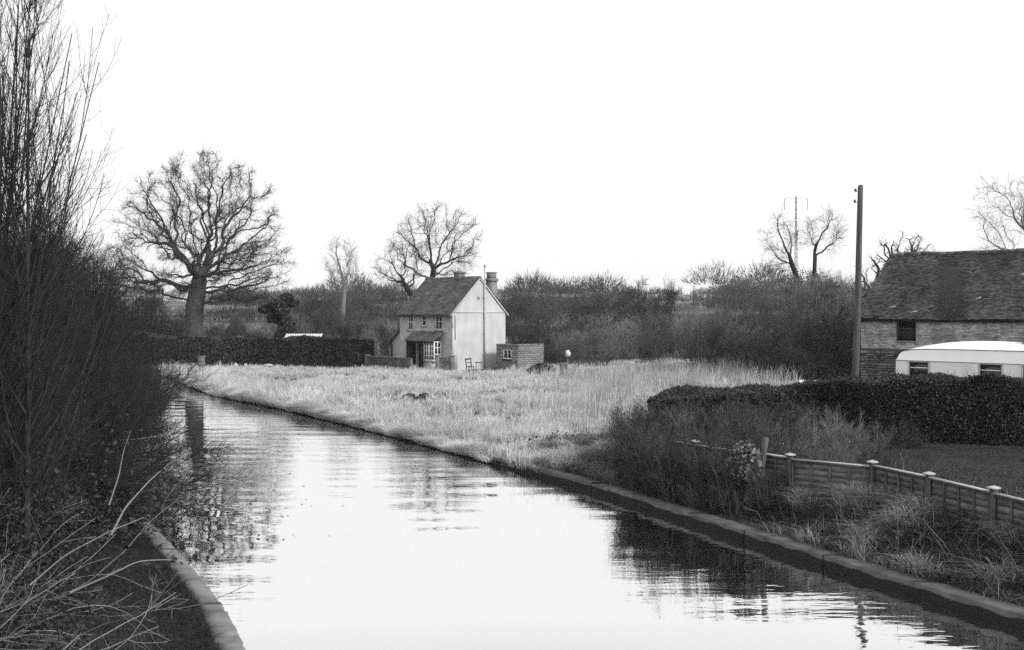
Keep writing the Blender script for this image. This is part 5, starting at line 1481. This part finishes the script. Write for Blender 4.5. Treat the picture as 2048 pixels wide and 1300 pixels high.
def tussocks():
    n = 10500; y = 34 + 50 * rng.random(n) ** 1.3; x = rng.uniform(-690, 620, n) / FPX * y; sr = (x - xr(y)) * .88
    cl = vnoise(x, y, .7, 71) * .6 + vnoise(x, y, .25, 72) * .6
    bankside = np.exp(-np.maximum(sr, 0) / 2.0)
    ok = (sr > .05) & (rng.random(n) < .25 + .5 * cl + .6 * bankside) & ~((y < 37) & (x > 2.4))
    lx = (x + 4.44) * math.cos(HR) + (y - 82) * math.sin(HR); ly = -(x + 4.44) * math.sin(HR) + (y - 82) * math.cos(HR)
    ok &= ~((lx > -1.2) & (lx < 6.2) & (ly > -3.9) & (ly < 8.2))
    x, y, cl, bs = x[ok], y[ok], cl[ok], bankside[ok] * smooth(42, 52, y[ok]); n = len(x); m = 26
    h0 = np.clip(.38 + .25 * cl + .6 * bs, .25, 1.25) * rng.uniform(.7, 1.25, n)
    ph = rng.uniform(0, 2 * PI, (n, m)); rr = np.abs(rng.normal(0, .5, (n, m)))
    px_ = x[:, None] + np.cos(ph) * rr * .16; py_ = y[:, None] + np.sin(ph) * rr * .16
    p = np.stack([px_, py_, np.repeat(gh(x, y)[:, None], m, 1)], -1).reshape(-1, 3)
    out = np.stack([np.cos(ph) * rr * .75 + .08, np.sin(ph) * rr * .75 - .03, np.zeros((n, m))], -1).reshape(-1, 3)
    h = (h0[:, None] * rng.uniform(.6, 1.15, (n, m))).reshape(-1, 1); w = (.012 + .0002 * p[:, 1:2])
    th = rng.uniform(0, 2 * PI, len(p)); sd_ = np.stack([np.cos(th), np.sin(th), np.zeros(len(p))], 1)
    up = np.array([0, 0, 1.0])
    V = np.stack([p - sd_ * w / 2, p + sd_ * w / 2, p + out * h * .35 + up * h * .62 + sd_ * w * .4, p + out * h * .35 + up * h * .62 - sd_ * w * .4, p + out * h * 1.1 + up * h * (1 - .3 * np.minimum(1, np.linalg.norm(out, axis=1, keepdims=True)))], 1).reshape(-1, 3)
    i = np.arange(len(p))[:, None] * 5
    mb = MB(); mb.add(V, i + np.array([[0, 1, 2, 3]]), i + np.array([[3, 2, 4]]))
    tag(mb.build('tussock_grass', M['straw']), 'bleached tussocks standing up from the field and the canal bank', kind='stuff'); print('tussock blades', len(p))
tussocks()

def reed_grass():
    # tall thin stems between the field and the scrub on the right
    n = 46000
    px = rng.uniform(1050, 1600, n); d = rng.uniform(36, 76, n); x = (px - 1024) / FPX * d
    cl = vnoise(x, d, .5, 31)
    edge = smooth(1060, 1400, px + cl * 140) * smooth(36, 50, d + cl * 6) * (1 - .8 * smooth(1450, 1590, px + cl * 60))
    ok = (rng.random(n) < (.35 + .6 * cl) * edge + .1 * edge) & ~((d < 39.5) & (x > 3))
    x, d, cl = x[ok], d[ok], cl[ok]
    p = np.column_stack([x, d, gh(x, d) - .02])
    mb = MB(); mb.add(*blades(p, rng.uniform(.6, 1.35, len(p)) * (1 + .2 * cl), .011 + .00016 * d, .16, (.06, 0), .2))
    tag(mb.build('tall_reeds', M['reed']), 'tall thin pale reeds and dead stems at the edge of the scrub', kind='stuff')
reed_grass()

def bank_edge():
    # dark roots and sods along the earth bank beyond the edging
    n = 16000; y = rng.uniform(35.5, 83, n); x = xr(y) + rng.normal(.05, .1, n)
    p = np.column_stack([x, y, rng.uniform(-.04, .05, n)])
    mb = MB(); mb.add(*blades(p, rng.uniform(.03, .10, n), .02 + .0003 * y, .8, (-.25, -.1)))
    tag(mb.build('bank_sods', M['darkgrass']), 'dark sods and roots along the water line of the field', kind='stuff')
    n = 70000; y = rng.uniform(35.9, 82, n); g = vnoise(y * 1.0, y * 0, 1.1, 51); g2 = vnoise(y, y * 0, .35, 52)
    ok = rng.random(n) < .45 + .4 * g + .35 * g2; y = y[ok]; g = g[ok]; g2 = g2[ok]; n = len(y)
    x = xr(y) + np.abs(rng.normal(0, .3, n)) - .12 + .12 * g; p = np.column_stack([x, y, np.maximum(gh(x, y), .07) - .03])
    mb = MB(); mb.add(*blades(p, np.clip(.42 + .25 * g + .3 * g2 * smooth(40, 52, y), .15, 1) * rng.uniform(.6, 1.3, n), .016 + .00024 * y, .4, (-.38, -.22), .5))
    tag(mb.build('overhanging_grass', M['straw']), 'pale grass drooping over the water along the earth bank', kind='stuff')
bank_edge()

def garden_bank():
    """rough tussocks between the edging and the garden fence"""
    n = 300000; y = 12 + 25 * rng.random(n) ** 1.1; s = rng.uniform(.0, 1, n) ** .8 * 7
    x = xr(y) + .33 + s
    fx = np.interp(-y, [-60, -29.7, -28.1, -26.7, -25.4, -24.2, -22.5, -20.6, -18.7, -16.8, 0], [3, 3.62, 4.68, 5.56, 6.42, 7.93, 8.53, 9.02, 9.5, 9.95, 12])
    ok = (x < fx + .15) | ((y > 29.5) & (x < 4.6))
    x, y, s = x[ok], y[ok], s[ok]; p = np.column_stack([x, y, gh(x, y) - .03]); k = in_view(p, 150); p = p[k]; s = s[k]
    cl = vnoise(p[:, 0], p[:, 1], 1.1, 41) * .7 + vnoise(p[:, 0], p[:, 1], 2.3, 42) * .45
    nearfield = smooth(31, 36, p[:, 1])
    pale = cl + rng.normal(0, .12, len(p)) + nearfield * .45 > .34
    keep = pale | (rng.random(len(p)) < .75)
    for sel, mat, nm, lb, hk in ((pale & keep, 'palegrass', 'bleached_grass', 'bleached tussocks of dead grass on the garden bank', .42), (~pale & keep, 'bankgrass', 'bank_grass', 'dark matted grass on the garden bank', .30)):
        q = p[sel]; m = len(q); lump = np.clip(.7 + .9 * cl[sel], .3, 1.6)
        mb = MB(); mb.add(*blades(q + np.column_stack([np.zeros((m, 2)), np.maximum(cl[sel], 0) * .16]), hk * lump * rng.uniform(.5, 1.3, m), .013, .62, (-.18, -.25), .45))
        tag(mb.build(nm, M[mat]), lb, kind='stuff')
    # dead weed stems and leaf litter in the bank
    m = 650; yy = rng.uniform(17, 37, m); xx = xr(yy) + .8 + rng.random(m) * 4.5
    pp = np.column_stack([xx, yy, gh(xx, yy)]); d = unit(rng.normal(size=(m, 3)) * np.array([.6, .6, .2]) + np.array([0, 0, .8])); ln = rng.uniform(.3, .95, (m, 1))
    Pn = np.stack([pp, pp + d * ln * .5, pp + d * ln + rng.normal(0, .08, (m, 3))], 1)
    mb = MB(); mb.add(*tubes(Pn, np.tile(np.array([.006, .005, .003]), (m, 1)), 3)); tag(mb.build('dead_weeds', M['twigpale']), 'dead weed stems leaning about on the garden bank', kind='stuff')
    m = 16000; yy = rng.uniform(17, 37, m); xx = xr(yy) + .6 + rng.random(m) * 5
    cl = vnoise(xx, yy, .8, 44); pp = np.column_stack([xx, yy, gh(xx, yy) + np.abs(rng.normal(0, .13, m)) * (1 + cl)])
    mb = MB(); mb.add(*leaf_faces(pp[cl > -.2], .06)); tag(mb.build('bank_leaves', M['bramble']), 'dark bramble leaves spread through the bank grass', kind='stuff')
garden_bank()

def near_bank():
    n = 110000; y = rng.uniform(8, 33, n); x = xl(y) - .36 + .16 * vnoise(y, y * 0, 2.2, 61) + .1 * vnoise(y, y * 0, 6.0, 62) - rng.random(n) ** 1.5 * 5 + rng.normal(0, .03, n)
    p = np.column_stack([x, y, gh(x, y) - .02]); p = p[in_view(p, 100)]; m = len(p)
    mb = MB(); mb.add(*blades(p, rng.uniform(.04, .14, m), .011, .7, (.15, 0), .5)); tag(mb.build('towpath_grass', M['towgrass']), 'short dark matted grass on the thicket bank', kind='stuff')
near_bank()

# ------------------------------------------------------------------ scrub in front of the garden hedge and fence
def weedy_shrub(label, x, y, h, w, pale, group, leaves=0, name='weedy_shrub'):
    o = thing(name, label, 'shrub', bank(x, y), random.uniform(0, 6.28), group)
    S, R = stems(16, w * .35, (3, 36), (h * .6, h * 1.05), .06, .07, 8, .012, .005)
    P1, R1 = grow(S, R, 9, .15, 1, (h * .2, h * .45), (22, 50), .08, .12, 5, .006, .003)
    P2, R2 = grow(P1, R1, 6, .15, 1, (h * .08, h * .2), (25, 55), .06, .15, 4, .0035, .002)
    a = MB(); a.add(*tubes(S, R, 4)); a.build('stems', M['twigpale' if pale else 'scrubtwig'], o)
    b = MB(); b.add(*tubes(P1, R1, 3)); b.add(*tubes(P2, R2, 3)); b.build('crown', M['fartwigpale' if pale else 'scrubtwig'], o)
    if leaves:
        c = MB(); k = rng.integers(0, len(P2), leaves); c.add(*leaf_faces(P2[k, -1] + rng.normal(0, .05, (leaves, 3)), .028)); c.build('leaves', M['bramble'], o)
    return o
GS = 'scrub between the garden fence and hedge'
ws1 = weedy_shrub('dark twiggy shrub in the scrub swallowing the end of the garden fence', 4.3, 31.2, 1.5, 1.5, False, GS, 350)
ws2 = weedy_shrub('pale stemmed weedy shrub against the dark hedge behind the fence', 8.6, 31.5, 1.5, 1.3, True, GS, 300)
for i, (p, x, y, s) in enumerate([(ws1, 3.9, 32.4, 1.1), (ws1, 5.2, 30.4, 1.15), (ws1, 5.0, 31.8, 1.2), (ws1, 6.0, 29.6, 1.2), (ws1, 6.4, 31.0, 1.2), (ws1, 3.6, 31.2, 1.15), (ws1, 4.3, 29.6, 1.15), (ws1, 4.9, 27.5, 1.0), (ws1, 5.6, 26.4, .95), (ws1, 6.9, 29.8, 1.1), (ws1, 7.6, 31.8, 1.2), (ws1, 4.0, 33.2, 1.0), (ws1, 3.9, 30.4, 1.15), (ws1, 3.9, 29.0, 1.1), (ws1, 4.45, 27.3, 1.0), (ws1, 5.0, 26.2, .85), (ws1, 5.9, 25.5, .6), (ws1, 5.3, 28.6, 1.2), (ws1, 5.7, 27.6, 1.15), (ws1, 6.5, 27.4, 1.1), (ws1, 3.7, 30.0, 1.1), (ws1, 4.2, 28.2, 1.05), (ws1, 4.7, 26.8, .9), (ws1, 4.6, 33.2, 1.1), (ws1, 4.2, 31.8, 1.2), (ws1, 5.6, 33.0, 1.15), (ws1, 4.3, 27.7, 1.35), (ws1, 4.65, 27.1, 1.3), (ws1, 5.0, 26.5, 1.2), (ws1, 5.35, 25.95, 1.1), (ws1, 3.85, 28.5, 1.35), (ws1, 5.75, 25.5, .9), (ws1, 3.7, 29.2, 1.3)]):
    again(p, x, y, s, 'dark twiggy shrub in the scrub swallowing the end of the garden fence')
for i, (p, x, y, s) in enumerate([(ws2, 7.4, 29.2, .9), (ws2, 9.2, 33.0, 1.05), (ws2, 10.0, 33.6, .95), (ws2, 8.0, 27.6, .7), (ws2, 7.3, 33.4, 1.1), (ws2, 10.6, 32.4, .7), (ws2, 8.2, 34.4, 1.1), (ws2, 6.4, 33.4, .9), (ws2, 9.4, 30.0, .75), (ws2, 4.3, 27.9, .8), (ws2, 4.9, 28.3, 1.0), (ws2, 5.4, 26.6, .85), (ws2, 3.9, 29.6, .9), (ws2, 5.0, 30.2, 1.25), (ws2, 4.4, 31.2, 1.2), (ws2, 6.3, 28.6, 1.15), (ws2, 4.7, 26.5, .7)]):
    again(p, x, y, s, 'pale stemmed weedy shrub against the dark hedge behind the fence')
o = weedy_shrub('round leafy garden bush at the far edge of the lawn', 11.6, 32.6, .95, 1.0, False, None, 2600, 'leafy_bush')
o = weedy_shrub('thin dark garden shrub standing just behind the fence corner', 8.75, 26.0, 1.35, .5, False, None, 200, 'thin_shrub')

# ivy grown stumps between the fence and the edging
def ivy_stump(label, x, y, trunks, nl, c, r):
    o = thing('ivy_stump', label, 'stump', bank(x, y))
    for (a, b, ra) in trunks:
        m = MB(); a = np.array(a, float); b = np.array(b, float); pts = [a + (b - a) * t + np.array([math.sin(t * 6) * .02, 0, 0]) for t in np.linspace(0, 1, 7)]
        m.tube(pts, np.linspace(ra * 1.25, ra, 7), 9); m.build('trunk', M['polewood'], o)
    p = blob(nl, c, r, .4); m = MB(); m.add(*leaf_faces(p, .085, aspect=1.15)); m.build('ivy', M['ivy'], o)
ivy_stump('ivy covered stump with pale leaves between the fence and the edging', 5.45, 25.6, [((-.15, 0, -.2), (-.42, .1, 1.25), .06), ((.1, 0, -.2), (.02, .05, 1.2), .09), ((.25, .1, -.1), (.5, .15, 1.75), .075)], 900, (-.05, -.05, 1.15), (.42, .3, .55))
ivy_stump('small ivy covered stump near the half hidden fence post', 4.55, 27.2, [((0, 0, -.2), (-.08, .05, .8), .05), ((.3, 0, -.2), (.36, .05, .9), .045)], 260, (.1, 0, .45), (.35, .25, .4))

def floating_leaves():
    n = 420; px = rng.normal(470, 95, n); py = rng.uniform(850, 1080, n); d = FPX * EYE / (py - 622); x = (px - 1024) / FPX * d
    ok = (x > xl(d) + .1) & (x < xr(d) - .2) & (vnoise(x, d, .8, 81) > -.25); x, d = x[ok], d[ok]
    p = np.column_stack([x, d, np.full(len(x), .008)]); V, F = leaf_faces(p, .07, aspect=1.6); V[:, 2] = .006 + np.abs(V[:, 2] - .008) * .12
    mb = MB(); mb.add(V, F); tag(mb.build('floating_leaves', M['bramble']), 'dark fallen leaves and scraps floating by the thicket', kind='stuff')
floating_leaves()

# boards and scraps beyond the hedge
x, d, z = P(1518, 768, 60); g = float(gh(x, d))
o = thing('broken_boards', 'broken pale boards leaning in the reeds left of the pole', 'boards', (x, d, g))
for a, b in (((-.35, 0, 0), (-.05, .1, 1.15)), ((.0, 0, .5), (.75, .1, .72)), ((.6, 0, 0), (.45, .1, .95))):
    m = MB(); m.bar(a, b, .14, .03); m.build('board', M['tilepale'], o)
x, d, z = P(1618, 767, 37.6)
m = MB(); V = []; 
for i in range(7):
    for j in range(3): V.append((i * .11 - .33 + rng.normal(0, .01), (j - 1) * .12, .05 * math.sin(i * 1.3) + .04 * j + rng.normal(0, .015)))
m.add(V, [(i * 3 + j, (i + 1) * 3 + j, (i + 1) * 3 + j + 1, i * 3 + j + 1) for i in range(6) for j in range(2)])
tag(m.build('cloth_scrap', M['paper'], None, (x, d, z)), 'crumpled white scrap caught on top of the lower hedge', 'scrap')

ORD = ['first', 'second', 'third', 'fourth', 'fifth', 'sixth', 'seventh', 'eighth', 'ninth', 'tenth', 'eleventh', 'twelfth', 'thirteenth', 'fourteenth', 'fifteenth', 'sixteenth', 'seventeenth', 'eighteenth', 'nineteenth', 'twentieth'] + ['twenty ' + w for w in ('first', 'second', 'third', 'fourth', 'fifth', 'sixth', 'seventh', 'eighth', 'ninth')] + ['thirtieth', 'thirty first', 'thirty second', 'thirty third', 'thirty fourth', 'thirty fifth', 'thirty sixth']
def ordered(base, key, text):
    same = sorted([o for o in C.objects if o.get('label') == base], key=key)
    for w, o in zip(ORD, same):
        o['label'] = text % w
bear = lambda o: o.location.x / max(o.location.y, 1)
ordered('dark bare bush in the dense clump left of the telegraph pole', bear, '%s dark bare bush, counted from the left, in the clump beside the telegraph pole')
ordered('bare bush in the loose scrub between the house and the pole', bear, '%s bare bush, counted from the left, in the loose scrub right of the house')
ordered('bare bush filling the gaps behind the long dark hedge', bear, '%s bare bush, counted from the left, in the gaps behind the long hedge')
ordered(TL, lambda o: o.location.y, '%s dark thorn bush of the left bank thicket, counted from the near end')
ordered(TD, lambda o: o.location.y, '%s dense upright thorn tree of the left bank thicket, counted from the near end')
ordered('dark twiggy shrub in the scrub swallowing the end of the garden fence', bear, '%s dark twiggy shrub, counted from the left, round the overgrown fence end')
ordered('pale stemmed weedy shrub against the dark hedge behind the fence', bear, '%s pale weedy shrub, counted from the left, round the fence and dark hedge')
ordered(BL, lambda o: o.location.y, '%s pale arching bramble, counted from the near end, on the dark bank')

# ------------------------------------------------------------------ damp winter air
def haze():
    m = bpy.data.materials.new('haze'); m.use_nodes = True; t = m.node_tree; t.nodes.clear()
    out = t.nodes.new('ShaderNodeOutputMaterial'); v = t.nodes.new('ShaderNodeVolumePrincipled')
    v.inputs['Color'].default_value = (.97, .97, .97, 1); v.inputs['Density'].default_value = HAZE; v.inputs['Anisotropy'].default_value = .2
    t.links.new(v.outputs[0], out.inputs['Volume'])
    mb = MB(); mb.box((-480, -19, -2.2), (480, 870, 62)); tag(mb.build('haze', m), 'pale damp haze that greys the distance', kind='stuff')
HAZE = .0002
haze()
